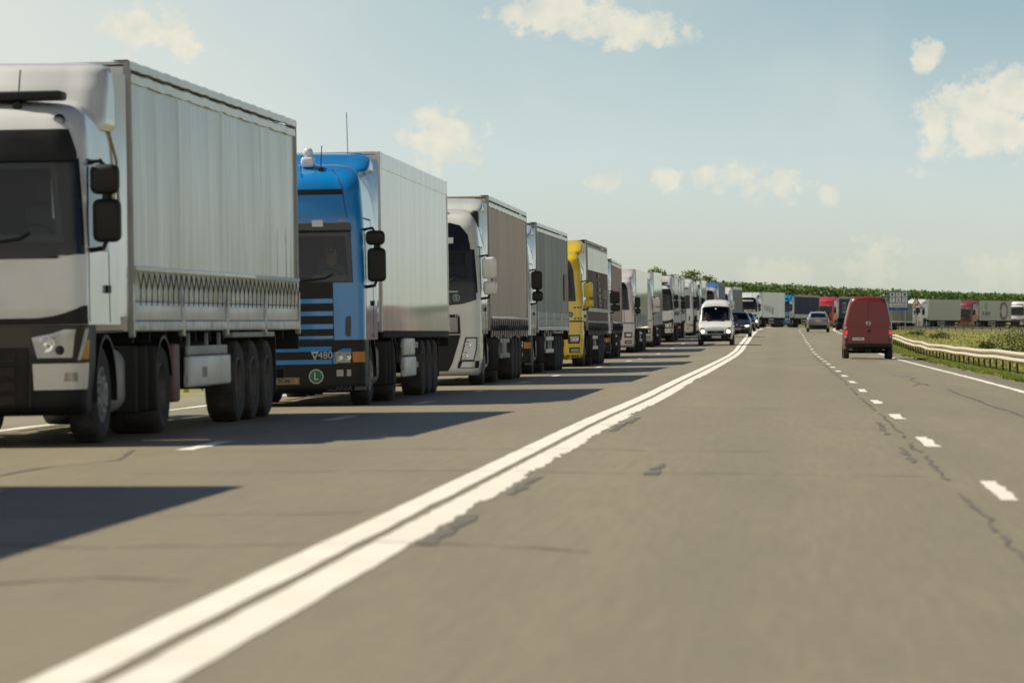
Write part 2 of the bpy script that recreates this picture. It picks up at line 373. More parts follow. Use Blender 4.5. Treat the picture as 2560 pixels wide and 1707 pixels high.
# ------------------------------------------------------------------ wheels
_wm = {}
def wheel_meshes(r=.5, w=.3, kind='steer'):
    k = (r, w, kind)
    if k in _wm: return _wm[k]
    t = G(); h = w/2; q = r*.57
    t.lathe([(q, -h*.9), (r*.86, -h), (r*.965, -h*.86), (r, -h*.66), (r, h*.66), (r*.965, h*.86), (r*.86, h), (q, h*.9)], n=36)
    g = G(); q2 = q+.012
    if kind == 'steer':   # dish bulges outward, ring of nuts
        g.lathe([(q2, -h*.8), (q2, h*.86), (q2-.03, h*.92), (q*.82, h*.55), (q*.74, h*.62), (q*.5, h*.95), (q*.46, h*.98), (q*.42, h*1.15), (q*.2, h*1.22), (.001, h*1.23)], n=30)
        for i in range(10): a = 2*math.pi*i/10; g.box(h*.9, h*1.08, q*.6*math.cos(a)-.016, q*.6*math.cos(a)+.016, q*.6*math.sin(a)-.016, q*.6*math.sin(a)+.016)
    elif kind == 'deep':
        g.lathe([(q2, -h*.8), (q2, h*.86), (q2-.03, h*.92), (q*.9, h*.5), (q*.84, -h*.1), (q*.6, -h*.15), (q*.55, h*.1), (q*.4, h*.15), (q*.36, h*.55), (q*.1, h*.6), (.001, h*.6)], n=30)
        for i in range(10): a = 2*math.pi*i/10; g.box(-h*.2, h*.06, q*.7*math.cos(a)-.018, q*.7*math.cos(a)+.018, q*.7*math.sin(a)-.018, q*.7*math.sin(a)+.018)
    else:                 # car alloy
        g.lathe([(q2, -h*.8), (q2, h*.8), (q2-.03, h*.85), (q*.8, h*.4), (q*.3, h*.5), (.001, h*.55)], n=24)
    _wm[k] = (t.mesh('tyre', TYRE), g.mesh('rim', {'steer': RIM, 'deep': DRIM, 'car': RIM}[kind])); return _wm[k]
def wheel(parent, x, y, r=.5, w=.3, kind='steer'):
    t, m = wheel_meshes(r, w, kind); o = link('wheel', t, parent, (x, y, r-.012)); rm = link('rim', m, o)
    if x < 0: o.rotation_euler = (0, 0, math.pi)
    return o
# ------------------------------------------------------------------ people
SKIN = mat('skin', (.45, .27, .19), .55); HAIR = mat('dark_hair', (.02, .016, .013), .7)
def person(label, shirt, loc, parent_head, look=0, group=None):
    """seated figure; hips at the origin, facing local -Y, hands on a wheel in front"""
    V = []; E = []; Rr = []
    def n(p, r, par=None):
        V.append(p); Rr.append(r); i = len(V)-1
        if par is not None: E.append((par, i))
        return i
    pel = n((0, 0, .08), .15); wa = n((0, .03, .25), .14, pel); ch = n((0, .05, .42), .16, wa); nk = n((0, .03, .58), .062, ch); hd0 = n((0, .0, .68), .075, nk); hd = n((0, -.01, .78), .092, hd0); n((0, .0, .85), .07, hd)
    n((0, -.115, .73), .018, hd0)
    for s in (-1, 1):
        sh = n((s*.18, .05, .5), .062, ch); el = n((s*.25, -.10, .26), .046, sh); wr = n((s*.17, -.34, .33), .03, el); pm = n((s*.16, -.41, .36), .034, wr)
        for k in range(4):
            a = n((s*(.185-.016*k), -.455, .385-.012*k), .0095, pm); b = n((s*(.178-.016*k), -.49+.004*abs(k-1), .37-.012*k), .0085, a); n((s*(.16-.014*k), -.49, .345-.01*k), .008, b)
        th = n((s*.125, -.41, .385), .0105, pm); n((s*.105, -.45, .40), .009, th)
        hip = n((s*.1, -.03, .06), .09, pel); kn = n((s*.14, -.44, .11), .062, hip); an = n((s*.14, -.52, -.30), .042, kn); n((s*.14, -.66, -.34), .038, an)
        n((s*.098, .0, .73), .02, hd0)
    me = bpy.data.meshes.new('person'); me.from_pydata(V, E, []); o = bpy.data.objects.new('person', me); COL.objects.link(o)
    sk = o.modifiers.new('s', 'SKIN'); lay = me.skin_vertices[0].data if me.skin_vertices else None
    if lay is None:
        bm = bmesh.new(); bm.from_mesh(me); L_ = bm.verts.layers.skin.verify(); bm.verts.ensure_lookup_table()
        bm.to_mesh(me); bm.free(); lay = me.skin_vertices[0].data
    for i, r in enumerate(Rr): lay[i].radius = (r, r); lay[i].use_root = (i == 0)
    o.modifiers.new('d', 'SUBSURF').levels = 1
    dg = bpy.context.evaluated_depsgraph_get(); m2 = bpy.data.meshes.new_from_object(o.evaluated_get(dg)); o.modifiers.clear(); o.data = m2; m2.name = 'person'
    m2.materials.clear(); 
    for q in (SKIN, shirt): m2.materials.append(q)
    for pl in m2.polygons:
        c = pl.center; pl.use_smooth = True
        pl.material_index = 1 if (c.z < .565 and c.y > -.3) or c.z < .2 else 0
    hg = G(); hg.lathe([(.001, .185), (.06, .17), (.1, .11), (.108, .05), (.104, .01)], 'z', (0, .02, .70), 16); hg.build('hair', HAIR, o)
    eg = G()
    for s in (-1, 1): eg.lathe([(.001, -.012), (.011, -.006), (.013, 0), (.011, .006)], 'y', (s*.034, -.094, .785), 8)
    eg.box(-.026, .026, -.103, -.097, .70, .707); eg.build('eyes', FRIT, o)
    tag(o, label, 'person', group); o.matrix_world = parent_head.matrix_basis @ Matrix.Translation(loc) @ Matrix.Rotation(look, 4, 'Z'); return o
# ------------------------------------------------------------------ the setting: ground, road, paint
def build_ground():
    ss = np.concatenate([np.arange(-60, 720, 4.0), np.arange(720, 1201, 30.0)])
    tt = np.concatenate([[-700, -400, -250, -160, -110, -75, -50], np.arange(-36, -9, 1.5), [-9, -8, 0, 7, 7.6, 8.2], np.arange(9, 24, 1.0), [26, 30, 36, 45, 60, 85, 120, 170, 260, 420, 700]])
    g = G(); P = []
    for s in ss:
        x, y = on(np.clip(tt, -60, 60), s); ex = tt-np.clip(tt, -60, 60); row = []
        z = ZT(tt, np.full_like(tt, s))-np.where((tt > -9.05) & (tt < 7.65), .05, 0.0)-np.where((tt >= 7.65), .0, 0)
        z = z+np.where(np.abs(tt) > 9.5, RNG.normal(0, .035, len(tt)), 0)
        for a, b, c, d in zip(x, y, z, ex): row.append((a+d, b, c-.012))
        P.append(row)
    g.grid(P); 
    m = bpy.data.materials.new('dry_grass_ground'); m.use_nodes = True; nt = m.node_tree; b = nt.nodes['Principled BSDF']; b.inputs['Roughness'].default_value = .95; L = nt.links
    tc = nt.nodes.new('ShaderNodeTexCoord'); n = nt.nodes.new('ShaderNodeTexNoise'); n.inputs['Scale'].default_value = .35; n.inputs['Detail'].default_value = 10; n.inputs['Roughness'].default_value = .7
    L.new(tc.outputs['Object'], n.inputs['Vector']); cr = nt.nodes.new('ShaderNodeValToRGB'); L.new(n.outputs[0], cr.inputs[0]); L.new(cr.outputs[0], b.inputs['Base Color'])
    e = cr.color_ramp.elements; e[0].position = .33; e[0].color = (.085, .115, .022, 1); e[1].position = .68; e[1].color = (.31, .25, .11, 1); q = e.new(.5); q.color = (.18, .19, .045, 1)
    return structure(g.build('ground', m, smooth=60, fix=False))
def asphalt():
    m = bpy.data.materials.new('asphalt'); m.use_nodes = True; nt = m.node_tree; N = nt.nodes; L = nt.links; b = N['Principled BSDF']; b.inputs['Specular IOR Level'].default_value = .9
    uv = N.new('ShaderNodeUVMap'); uv.uv_map = 'road'
    def noise(sc, det, st, ro=.6):
        mp = N.new('ShaderNodeMapping'); mp.inputs['Scale'].default_value = st; L.new(uv.outputs[0], mp.inputs[0]); n = N.new('ShaderNodeTexNoise')
        n.inputs['Scale'].default_value = sc; n.inputs['Detail'].default_value = det; n.inputs['Roughness'].default_value = ro; L.new(mp.outputs[0], n.inputs['Vector']); return n.outputs[0]
    def mr(v, a, c, lo, hi):
        r = N.new('ShaderNodeMapRange'); L.new(v, r.inputs[0]); r.inputs[1].default_value = a; r.inputs[2].default_value = c; r.inputs[3].default_value = lo; r.inputs[4].default_value = hi; return r.outputs[0]
    def mixc(f, a, c):
        x = N.new('ShaderNodeMix'); x.data_type = 'RGBA'; L.new(f, x.inputs[0])
        for i, q in ((6, a), (7, c)):
            if isinstance(q, tuple): x.inputs[i].default_value = (*q, 1)
            else: L.new(q, x.inputs[i])
        return x.outputs[2]
    c = mixc(mr(noise(1, 5, (.16, .022, 1)), .35, .65, 0, 1), (.226, .186, .094), (.310, .258, .136))    # broad worn bands along the lanes
    c = mixc(mr(noise(1, 6, (1.1, .045, 1)), .42, .72, 0, .55), c, (.180, .152, .085))                    # wheel tracks
    c = mixc(mr(noise(.5, 7, (.9, .28, 1), .7), .46, .74, 0, .55), c, (.178, .149, .102))                 # blotches
    sx = N.new('ShaderNodeSeparateXYZ'); L.new(uv.outputs[0], sx.inputs[0]); ph = N.new('ShaderNodeMath'); ph.operation = 'MULTIPLY_ADD'; L.new(sx.outputs[0], ph.inputs[0]); ph.inputs[1].default_value = 2*math.pi/1.8; ph.inputs[2].default_value = 1.57
    sn = N.new('ShaderNodeMath'); sn.operation = 'SINE'; L.new(ph.outputs[0], sn.inputs[0]); pr = N.new('ShaderNodeMath'); pr.operation = 'MULTIPLY'; L.new(mr(sn.outputs[0], -.2, 1, 0, .5), pr.inputs[0]); L.new(mr(noise(1, 4, (.3, .05, 1)), .35, .65, 0, 1), pr.inputs[1])
    c = mixc(pr.outputs[0], c, (.150, .128, .075))                                                         # oil film along the lane centres
    sh = N.new('ShaderNodeMath'); sh.operation = 'MULTIPLY'; sx2 = N.new('ShaderNodeSeparateXYZ'); L.new(uv.outputs[0], sx2.inputs[0]); L.new(mr(sx2.outputs[0], 6.75, 7.15, 0, .75), sh.inputs[0]); L.new(mr(noise(1.2, 6, (1, .2, 1), .7), .3, .6, .2, 1), sh.inputs[1]); c = mixc(sh.outputs[0], c, (.085, .072, .052))
    c = mixc(mr(noise(1, 4, (16, .55, 1), .7), .40, .66, 0, .5), c, (.140, .119, .072))
    c = mixc(mr(noise(7, 6, (1, .7, 1), .75), .42, .70, 0, .42), c, (.150, .125, .088))
    c = mixc(mr(noise(38, 3, (1, 1, 1)), .38, .68, 0, .72), c, (.128, .108, .078))                       # stone grain
    c = mixc(mr(noise(150, 2, (1, 1, 1)), .55, .72, 0, .5), c, (.40, .345, .255))
    L.new(c, b.inputs['Base Color']); b.inputs['Roughness'].default_value = .52
    bp = N.new('ShaderNodeBump'); bp.inputs['Strength'].default_value = .45; bp.inputs['Distance'].default_value = .01; L.new(noise(90, 3, (1, 1, 1)), bp.inputs['Height']); L.new(bp.outputs[0], b.inputs['Normal'])
    return m
def strip(g, t0, t1, s0, s1, dz, ds=2.0, jl=0., jr=0.):          # ribbon lying on the road
    n = max(1, int(math.ceil((s1-s0)/ds))); P = []
    for i in range(n+1):
        s = s0+(s1-s0)*i/n; a = np.array([t0+random.gauss(0, jl) if jl else t0, t1+random.gauss(0, jr) if jr else t1]); x, y = on(a, s); z = ZT(a, np.array([s, s]))
        P.append([(x[k], y[k], z[k]+dz) for k in (0, 1)])
    return g.grid(P)
def build_road():
    ss = np.concatenate([np.arange(-55, 700, 2.5), np.arange(700, 1150, 15.0)]); tt = np.array([-9.3, -9, -7, -5, -3.5, -1.7, 0, 1.8, 3.6, 5.2, 6.7, 7.2, 7.6]); v = []; uvs = []
    for s in ss:
        te = tt.copy(); te[-1] += .12*math.sin(s*.9)+random.gauss(0, .09); te[0] += random.gauss(0, .15)
        x, y = on(te, s); z = ZT(te, np.full_like(te, s)); z[0] -= .05; z[-1] -= .02
        for k in range(len(tt)): v.append((x[k], y[k], z[k])); uvs.append((te[k], s))
    n = len(tt); f = [(i*n+j, i*n+j+1, (i+1)*n+j+1, (i+1)*n+j) for i in range(len(ss)-1) for j in range(n-1)]
    me = bpy.data.meshes.new('road'); me.from_pydata(v, [], f); me.materials.append(asphalt()); u = me.uv_layers.new(name='road')
    for lp in me.loops: u.data[lp.index].uv = uvs[lp.vertex_index]
    me.polygons.foreach_set('use_smooth', [True]*len(f)); structure(link('road', me))
    pm = mat('road_paint', (.70, .67, .60), .6, dirt=.35, dcol=(.45, .41, .34), scale=.9); pw = mat('worn_road_paint', (.74, .72, .66), .6, dirt=.4, dcol=(.30, .26, .2), scale=1.3)
    g = G(); strip(g, -.245, -.045, 0, 640, .004, .8, .004, .004); structure(g.build('road_line', pm, smooth=0))
    g = G(); s = 0.
    while s < 640:                                              # right-hand line: ragged where a lower coat flaked off
        e = min(s+random.choice((.3, .6, 1.1, 2.2)), 640); rag = 22 < s < 62 or 78 < s < 100
        strip(g, .03, .245+(random.choice((0, 0, -.012, -.03, -.055)) if rag else 0), s, e, .004, .25 if rag else .8, .004, .014 if rag else .004); s = e
    structure(g.build('road_line', pm, smooth=0))
    g = G()
    for k in range(-1, 44): c = 31.2+12.35*k; w_ = .13*max(0, (44-c)/13); strip(g, 3.53+w_, 3.67+w_, c-1.75, c+1.75, .004, .5, .008, .012)
    structure(g.build('road_line', pm, smooth=0))
    g = G()
    for k in range(-2, 42): c = 41.7+12.6*k; strip(g, -3.58, -3.40, c-1.5, c+1.5, .004, .5, .008, .012)
    structure(g.build('road_line', pw, smooth=0))
    g = G(); strip(g, 6.6, 6.76, -10, 640, .004, .9, .012, .012); structure(g.build('road_line', pm, smooth=0))
    g = G(); strip(g, -7.0, -6.85, -10, 640, .004, 1.2, .02, .02); structure(g.build('road_line', pw, smooth=0))
    tar = mat('tar_crack_filler', (.105, .098, .08), .6, dirt=.6, dcol=(.15, .128, .095), scale=3); g = G()
    def crack(pts, w):
        for (t0, s0), (t1, s1) in zip(pts, pts[1:]):
            n = max(2, int(max(abs(s1-s0)/.5, abs(t1-t0)/.25))); row = []; dx, dy = t1-t0, s1-s0; q = math.hypot(dx, dy); nx, ny = -dy/q, dx/q
            for i in range(n+1):
                k = i/n; ww = w*random.uniform(.25, 1.25); t = t0+dx*k+random.gauss(0, .012); s_ = s0+dy*k+random.gauss(0, .05)
                a = np.array([t-nx*ww, t+nx*ww]); b = np.array([s_-ny*ww, s_+ny*ww]); x, y = on(a, b); z = ZT(a, b); row.append([(x[j], y[j], z[j]+.005) for j in (0, 1)])
            g.grid(row)
    def wander(t, s0, s1, w, amp=.12, st=2.5):
        n = max(2, int((s1-s0)/st)); crack([(t+random.gauss(0, amp), s0+(s1-s0)*i/n) for i in range(n+1)], w)
    for a, b in ((18, 24.5), (25, 30.5), (33, 39), (40, 43), (45, 58), (60, 72), (75, 84), (88, 101), (104, 140), (150, 185)): wander(3.42, a, b, .02, .012, 4)
    for a, b in ((37, 41.5), (46, 52)): wander(3.28, a, b, .035, .02, 2.)
    wander(5.3, 36, 84, .03, .06, 6); wander(4.95, 88, 108, .022, .12, 5); wander(-4.0, 28, 40.5, .022, .12, 1.4)
    for s_, a, b in ((19.3, -2.9, -.5), (22.6, -3, 1.2), (26.4, -3.6, -.4), (33.6, -3, 3.3), (39.4, -3.3, 2), (48.5, -3.2, 3.1), (60, .4, 3.3), (98, .3, 6.2), (101, 3.6, 6.5), (126, .3, 3.4), (129, -3.2, -.3), (163, .4, 6.4), (190, .4, 3.5), (212, .4, 6), (250, -3, 5), (270, .4, 6.4), (300, .4, 6.4), (84, 5.4, 6.3)):
        n = 5; crack([(a+(b-a)*i/n, s_+random.gauss(0, .25)) for i in range(n+1)], .022 if s_ != 163 else .16)
    for (t, s_, l) in ((.31, 22.5, 3.4), (.33, 29, 3.2), (.32, 45.5, 3.6), (.33, 49.5, 3.0), (1.15, 33, 2.6), (5.1, 89, 3)): wander(t+.01, s_, s_+l, .05, .006, 1.2)
    structure(g.build('road_surface', tar, smooth=0, fix=False))
build_ground(); build_road()
# ------------------------------------------------------------------ trucks
def cyl_tank(g, y0, y1, x, z, r, m=0):                              # D-shaped tank between the axles
    g.rbox(x-r*1.05, x+r*.72, y0, y1, z-r, z+r, r*.55, m, 5)
STY = {
 'R': dict(cab=[(1.2,1.25,-3.0,.13,.30,-.75),(1.36,1.25,-3.02,.13,.30,-.75),(1.9,1.25,-2.95,.11,.30,-.75),(2.85,1.22,-2.74,.09,.32,-.75),(3.12,1.19,-2.64,.09,.36,-.75),(3.34,1.13,-2.46,.10,.42,-.75),(3.46,1.04,-2.2,.10,.46,-.75),(3.52,.90,-1.8,.10,.5,-.75)],
           bum=[(.30,1.17,-2.78,.12,.30,-2.2),(.36,1.2,-2.9,.12,.30,-2.2),(.85,1.24,-3.0,.13,.30,-2.2),(1.2,1.25,-3.0,.13,.30,-2.2)], ws=[(2.02,-1.2,1.2),(2.84,-1.1,1.1)], win=[(1.98,-2.55,-1.45),(2.2,-2.6,-1.4),(2.78,-2.42,-1.4)], defl=(3.2,3.93,-1.75,-1.25)),
 'S': dict(cab=[(1.0,1.25,-3.0,.11,.22,-.75),(1.88,1.25,-2.98,.11,.22,-.75),(2.72,1.23,-2.84,.10,.22,-.75),(2.86,1.22,-2.82,.10,.24,-.75),(3.34,1.17,-2.66,.10,.28,-.75),(3.5,1.13,-2.54,.10,.32,-.75),(3.64,1.05,-2.25,.10,.36,-.75),(3.73,.93,-1.75,.08,.4,-.75)],
           bum=[(.20,1.2,-2.88,.11,.22,-2.2),(.27,1.24,-2.98,.11,.22,-2.2),(1.0,1.25,-3.02,.11,.22,-2.2)], ws=[(1.9,-1.12,1.12),(2.66,-1.06,1.06)], win=[(1.92,-2.5,-1.5),(2.62,-2.42,-1.5)], defl=(3.6,3.93,-1.85,-1.15)),
 'V': dict(cab=[(1.05,1.25,-3.03,.15,.30,-.75),(1.75,1.25,-2.98,.14,.32,-.75),(2.1,1.24,-2.9,.13,.32,-.75),(2.8,1.21,-2.66,.12,.34,-.75),(3.3,1.15,-2.44,.11,.36,-.75),(3.5,1.08,-2.26,.1,.38,-.75),(3.64,1.0,-1.9,.08,.4,-.75),(3.7,.9,-1.5,.08,.4,-.75)],
           bum=[(.2,1.16,-2.94,.14,.28,-2.2),(.27,1.2,-3.06,.15,.28,-2.2),(.5,1.24,-3.05,.15,.3,-2.2),(1.05,1.25,-3.03,.15,.3,-2.2)], ws=[(2.1,-1.25,1.25),(2.8,-1.2,1.2)], win=[(1.98,-2.45,-1.4),(2.15,-2.5,-1.4),(2.8,-2.25,-1.4)], defl=(3.6,3.92,-1.75,-1.1)),
 'M': dict(cab=[(1.4,1.25,-3.0,.12,.26,-.75),(2.03,1.24,-2.94,.11,.26,-.75),(3.0,1.2,-2.7,.10,.28,-.75),(3.36,1.14,-2.55,.10,.34,-.75),(3.52,1.06,-2.3,.10,.4,-.75),(3.62,.92,-1.85,.08,.42,-.75)],
           bum=[(.27,1.18,-2.9,.11,.26,-2.2),(.34,1.22,-3.0,.12,.26,-2.2),(.9,1.25,-3.04,.12,.26,-2.2),(1.385,1.25,-3.02,.12,.26,-2.2)], ws=[(2.06,-1.1,1.1),(3.0,-1.04,1.04)], win=[(1.98,-2.5,-1.45),(2.15,-2.52,-1.45),(2.85,-2.35,-1.45)], defl=(3.55,3.97,-2.0,-1.15)),
}
ROLL = -.0175
def truck(label, style, col, dF, xF, xR, trailer, tcol, d0=None, head=None, defc=None, mirror=None, doorc=None, topc=None, tank=None, skirt=False, boards=False, marks=(), frontc=None, box=None, sticker=None, name='semi_trailer_truck', TL=13.6, visorc=None, X=None, wide=False, headc=None, bigtop=False, skz=(1.80, 1.44), pleat=.37, bumc=None, grillc=None, soil=.45, antenna=True):
    root = thing(name, label, 'truck', 'trucks queued nose to tail in the far lane')
    zoff = .05
    if X is None: X0 = at_px(xF, dF)+zoff; X1 = at_px(xR, dF+TL)+zoff; h = (X1-X0)/TL if head is None else head
    else: X0, h = X, head
    c = math.atan(h)
    ox = X0-1.25*math.cos(c); oy = dF+1.25*math.sin(c)
    if X is None and head is None: oy = dF
    t, s = TT(ox, oy); cv = float(sstep(np.array(s), 430, 520)); put(root, ox, oy, h, ROLL*(1-cv)+.018*cv)
    P = paint(col); st = STY[style]; cab = Skin(st['cab']); bum = Skin(st['bum'], 1)
    sw = [(z, cab.p_side(a, z), cab.p_side(b, z)) for z, a, b in st['win']]
    g = G(); hole = [st['ws'], sw, [(z, -b, -a) for z, a, b in sw]]; cab.body(g, hole); C = g.build('cab', P, root, 40)
    # cab interior
    g = G(); w0, w1 = st['ws'][0][0], st['ws'][1][0]; yb = cab(0, w0).y
    X_, A, B, z0, z1 = 1.06, yb+.42, -.9, 1.45, w1+.12
    g.add([(-X_, A, z0), (X_, A, z0), (X_, B, z0), (-X_, B, z0), (-X_, A, z1), (X_, A, z1), (X_, B, z1), (-X_, B, z1)], [(0, 1, 2, 3), (4, 7, 6, 5), (3, 2, 6, 7)])
    g.rbox(-1.06, 1.06, yb+.16, yb+.62, w0-.5, w0-.02, .08)
    g.build('cab_lining', LINING, C)
    for sx in (-.62, .62):
        g = G(); g.rbox(sx-.26, sx+.26, yb+1.15, yb+1.65, w0-.45, w0-.3, .06); g.rbox(sx-.25, sx+.25, yb+1.6, yb+1.75, w0-.3, w0+.42, .06); g.rbox(sx-.14, sx+.14, yb+1.6, yb+1.72, w0+.45, w0+.68, .05); g.build('seat', SEAT, C)
    g = G(); ring = [(.62+.23*math.cos(a), yb+.78+.12*math.sin(a)*.5, w0+.0+.2*math.sin(a)) for a in np.linspace(0, 2*math.pi, 25)]; g.tube(ring, .016, 6); g.tube([(.62, yb+.78, w0), (.62, yb+.6, w0-.15)], .03, 6); g.build('steering_wheel', BLACK, C)
    def pt(nm, sk, rows, m, off=.008, both=False, par=None, rim=True):
        for q in ((1, -1) if both else (1,)):
            gg = G(); sk.patch(gg, rows if q == 1 else [(z, -b, -a) for z, a, b in rows], off, rim=rim); gg.build(nm, m, par or C, 40)
    gg = G()
    for rws in frame_rows([(st['ws'][0][0]-.03, st['ws'][0][1]-.05, st['ws'][0][2]+.05), (st['ws'][1][0]+.03, st['ws'][1][1]-.05, st['ws'][1][2]+.05)], .11, .17): cab.patch(gg, rws, .006)
    gg.build('windscreen_frame', FRIT, C); pt('windscreen', cab, [(st['ws'][0][0]+.0, st['ws'][0][1], st['ws'][0][2]), (st['ws'][1][0], st['ws'][1][1], st['ws'][1][2])], GLASS, .012, rim=False)
    def side_rows(l): return [(z, cab.p_side(a, z), cab.p_side(b, z)) for z, a, b in l]
    gg = G(); swo = [(z+(-.04 if i == 0 else .04 if i == len(sw)-1 else 0), a-.03, b+.03) for i, (z, a, b) in enumerate(sw)]
    for o_ in (swo, [(z, -b, -a) for z, a, b in swo]):
        for rws in frame_rows(o_, .10, .09): cab.patch(gg, rws, .006)
    gg.build('side_window_frame', FRIT, C); pt('side_window', cab, sw, GLASS, .010, True, rim=False)
    zb = st['cab'][0][0]
    gs = G()
    for q in (1, -1):                                            # door shut lines
        for ya, za, zz in ((-2.52, zb+.02, 1.95), (-1.36, zb+.02, 2.85)):
            r_ = [(z, cab.p_side(ya-.012, z), cab.p_side(ya+.012, z)) for z in (za, zz)]; cab.patch(gs, r_ if q == 1 else [(z, -b, -a) for z, a, b in r_], .003)
        r_ = [(z, cab.p_side(-2.52, z), cab.p_side(-1.36, z)) for z in (2.84, 2.865)]; cab.patch(gs, r_ if q == 1 else [(z, -b, -a) for z, a, b in r_], .003)
    gs.build('door_seam', BLACK, C)
    pt('door_handle', cab, side_rows([(1.52, -1.62, -1.44), (1.60, -1.62, -1.44)]), BLACK, .03, True)
    if doorc: pt('side_panel', cab, side_rows([(zb+.05, -2.5, -.8), (3.2, -2.3, -.8)]), paint(doorc), .004, True)
    # wipers
    gw = G()
    for x0, x1 in ((-.9, -.15), (-.1, .65)): gw.tube([cab(x0, w0-.05)+Vector((0, -.03, 0)), cab(x1, w0+.04)+Vector((0, -.035, 0)), cab(x1+.12, w0+.10)+Vector((0, -.03, 0))], .014, 5)
    gw.build('wiper', BLACK, C)
    # bumper
    bp = paint(bumc) if bumc else (BLACK if style in 'RS' else P)
    g = G(); bum.body(g); BU = g.build('bumper', bp, root, 40)
    # style features
    if style == 'R':
        pt('sun_visor', cab, [(2.83, -1.5, 1.5), (2.9, -1.5, 1.5), (3.13, -1.4, 1.4)], BLACK, .05)
        pt('pillar_trim', cab, [(1.9, 1.15, 1.75), (2.2, 1.15, 1.72), (2.86, 1.05, 1.6)], FRIT, .007, True)
        pt('scuttle_panel', cab, [(1.86, -1.05, 1.05), (1.9, -1.5, 1.5), (2.03, -1.5, 1.5)], FRIT, .01)
        pt('grille_panel', cab, [(1.205, -1.85, 1.85), (1.27, -1.85, 1.85)], BLACK, .012)
        pt('grille_panel', cab, [(1.26, .74, 1.85), (1.32, 1.25, 1.85), (1.39, 1.7, 1.85)], BLACK, .012, True)
        pt('grille_panel', cab, [(1.26, -.4, .4), (1.33, -.05, .05)], BLACK, .012)
        pt('grille_panel', bum, [(.98, -.75, .75), (1.19, -.78, .78)], mat('dark_grey_panel', (.05, .047, .042), .5), .02, par=BU)
        gg = G()
        for z in (.42, .56, .70, .84): bum.patch(gg, [(z, -.6, .6), (z+.09, -.6, .6)], .016)
        gg.build('grille_slats', FRIT, BU)
        hl = LIT if headc else LENS
        pt('headlight_housing', bum, [(.82, .76, 1.85), (1.0, .74, 1.9), (1.19, .73, 1.9)], FRIT, .012, True, BU)
        pt('headlight', bum, [(.875, .83, 1.38), (1.08, .77, 1.42), (1.155, 1.2, 1.45)], hl, .02, True, BU)
        pt('daytime_lamp', bum, [(.85, 1.5, 1.58), (1.16, 1.7, 1.84)], ALU, .02, True, BU); pt('indicator', bum, [(.86, 1.6, 1.86), (1.05, 1.74, 1.9)], AMBER, .018, True, BU)
        for q in (1, -1):
            gg = G(); p0 = bum(1.12*q, .95); gg.lathe([(.001, -.032), (.035, -.03), (.05, -.016), (.052, .02)], 'y', tuple(p0), 18); gg.build('lamp_projector', FRIT, BU)
        pt('bumper_trim', bum, [(.56, .80, 1.86), (.70, .79, 1.9), (.82, .78, 1.9)], P, .014, True, BU)
        pt('fog_light', bum, [(.645, 1.22, 1.52), (.73, 1.24, 1.5)], LENS, .022, True, BU); pt('bumper_seam', bum, [(.36, .745, .775), (.98, .745, .775)], FRIT, .02, True, BU)
        gg = G(); gg.rbox(-.95, .95, -2.3, -1.95, 3.47, 3.56, .03); gg.build('roof_bar', BLACK, C)
        gg = G(); gg.lathe([(.055, -.03), (.06, 0), (.035, .04), (.001, .05)], 'y', tuple(cab(1.32, 3.26)), 12); gg.build('marker_lamp', BLACK, C)
        gg = G(); gg.tube([(-1.0, -1.5, 3.55), (.5, -1.55, 3.55), (.95, -1.3, 3.5), (1.16, -.9, 3.3), (1.24, -.78, 2.9), (1.265, -.77, 2.2)], .016, 6); gg.build('seal', mat('amber_cord', (.30, .22, .10), .4), C)
        zband = (1.22, 1.3)
    elif style == 'S':
        gc = paint(grillc) if grillc else P
        pt('grille', cab, [(1.005, -.77, .77), (1.88, -.76, .76)], BLACK, .012)
        for a, b in ((1.02, 1.065), (1.17, 1.245), (1.37, 1.44), (1.56, 1.63)): pt('grille_slat', cab, [(a, -.755, .755), (b, -.755, .755)], gc, .032)
        for a, b in ((.64, .71), (.83, .905)): pt('grille_slat', bum, [(a, -.73, .73), (b, -.73, .73)], gc, .02, par=BU)
        pt('air_slot', cab, [(1.05, .955, 1.03), (1.1, .93, 1.04), (1.32, .94, 1.05), (1.36, .96, 1.04)], FRIT, .012, True)
        pt('headlight_trim', bum, [(.64, .745, .80), (.80, .745, 1.06), (.87, .9, 1.06)], gc, .012, True, BU)
        pt('headlight', bum, [(.655, .79, 1.02), (.82, .78, 1.04)], LENS, .022, True, BU); pt('indicator', bum, [(.66, 1.12, 1.75), (.82, 1.1, 1.75)], AMBER, .016, True, BU)
        pt('fog_light', bum, [(.45, .80, .90), (.55, .80, .90)], LENS, .008, True, BU); pt('fog_light', bum, [(.45, .95, 1.04), (.55, .95, 1.04)], LENS, .008, True, BU)
        pt('sun_visor', cab, [(2.655, -1.12, 1.12), (2.76, -1.12, 1.12)], mat('smoked_visor', (.05, .045, .03), .25), .12)
        for q in (-.55, .55): pt('visor_lamp', cab, [(2.70, q-.08, q+.08), (2.80, q-.08, q+.08)], LENS, .15)
        for q in (-.93, .93): pt('marker_lamp', cab, [(2.79, q-.07, q+.07), (2.83, q-.07, q+.07)], GREYP, .012)
        pt('roof_stripe', cab, [(3.22, -1.02, 1.02), (3.30, -1.02, 1.02)], BLACK, .008)
        pt('panel_seam', cab, [(2.86, 1.03, 1.05), (3.3, 1.03, 1.05), (3.62, 1.03, 1.05)], BLACK, .004, True); pt('panel_seam', cab, [(3.5, .35, .37), (3.70, .35, .37)], BLACK, .004, True)
        pt('cab_step', bum, [(.25, 1.2, 1.95), (.29, 1.2, 1.95)], ALU, .02, True, BU)
        gg = G(); gg.lathe([(.001, -.02), (.035, -.015), (.045, 0)], 'y', tuple(cab(.0, 1.5)+Vector((0, -.03, 0))), 16); gg.build('emblem', ALU, C)
    elif style == 'V':
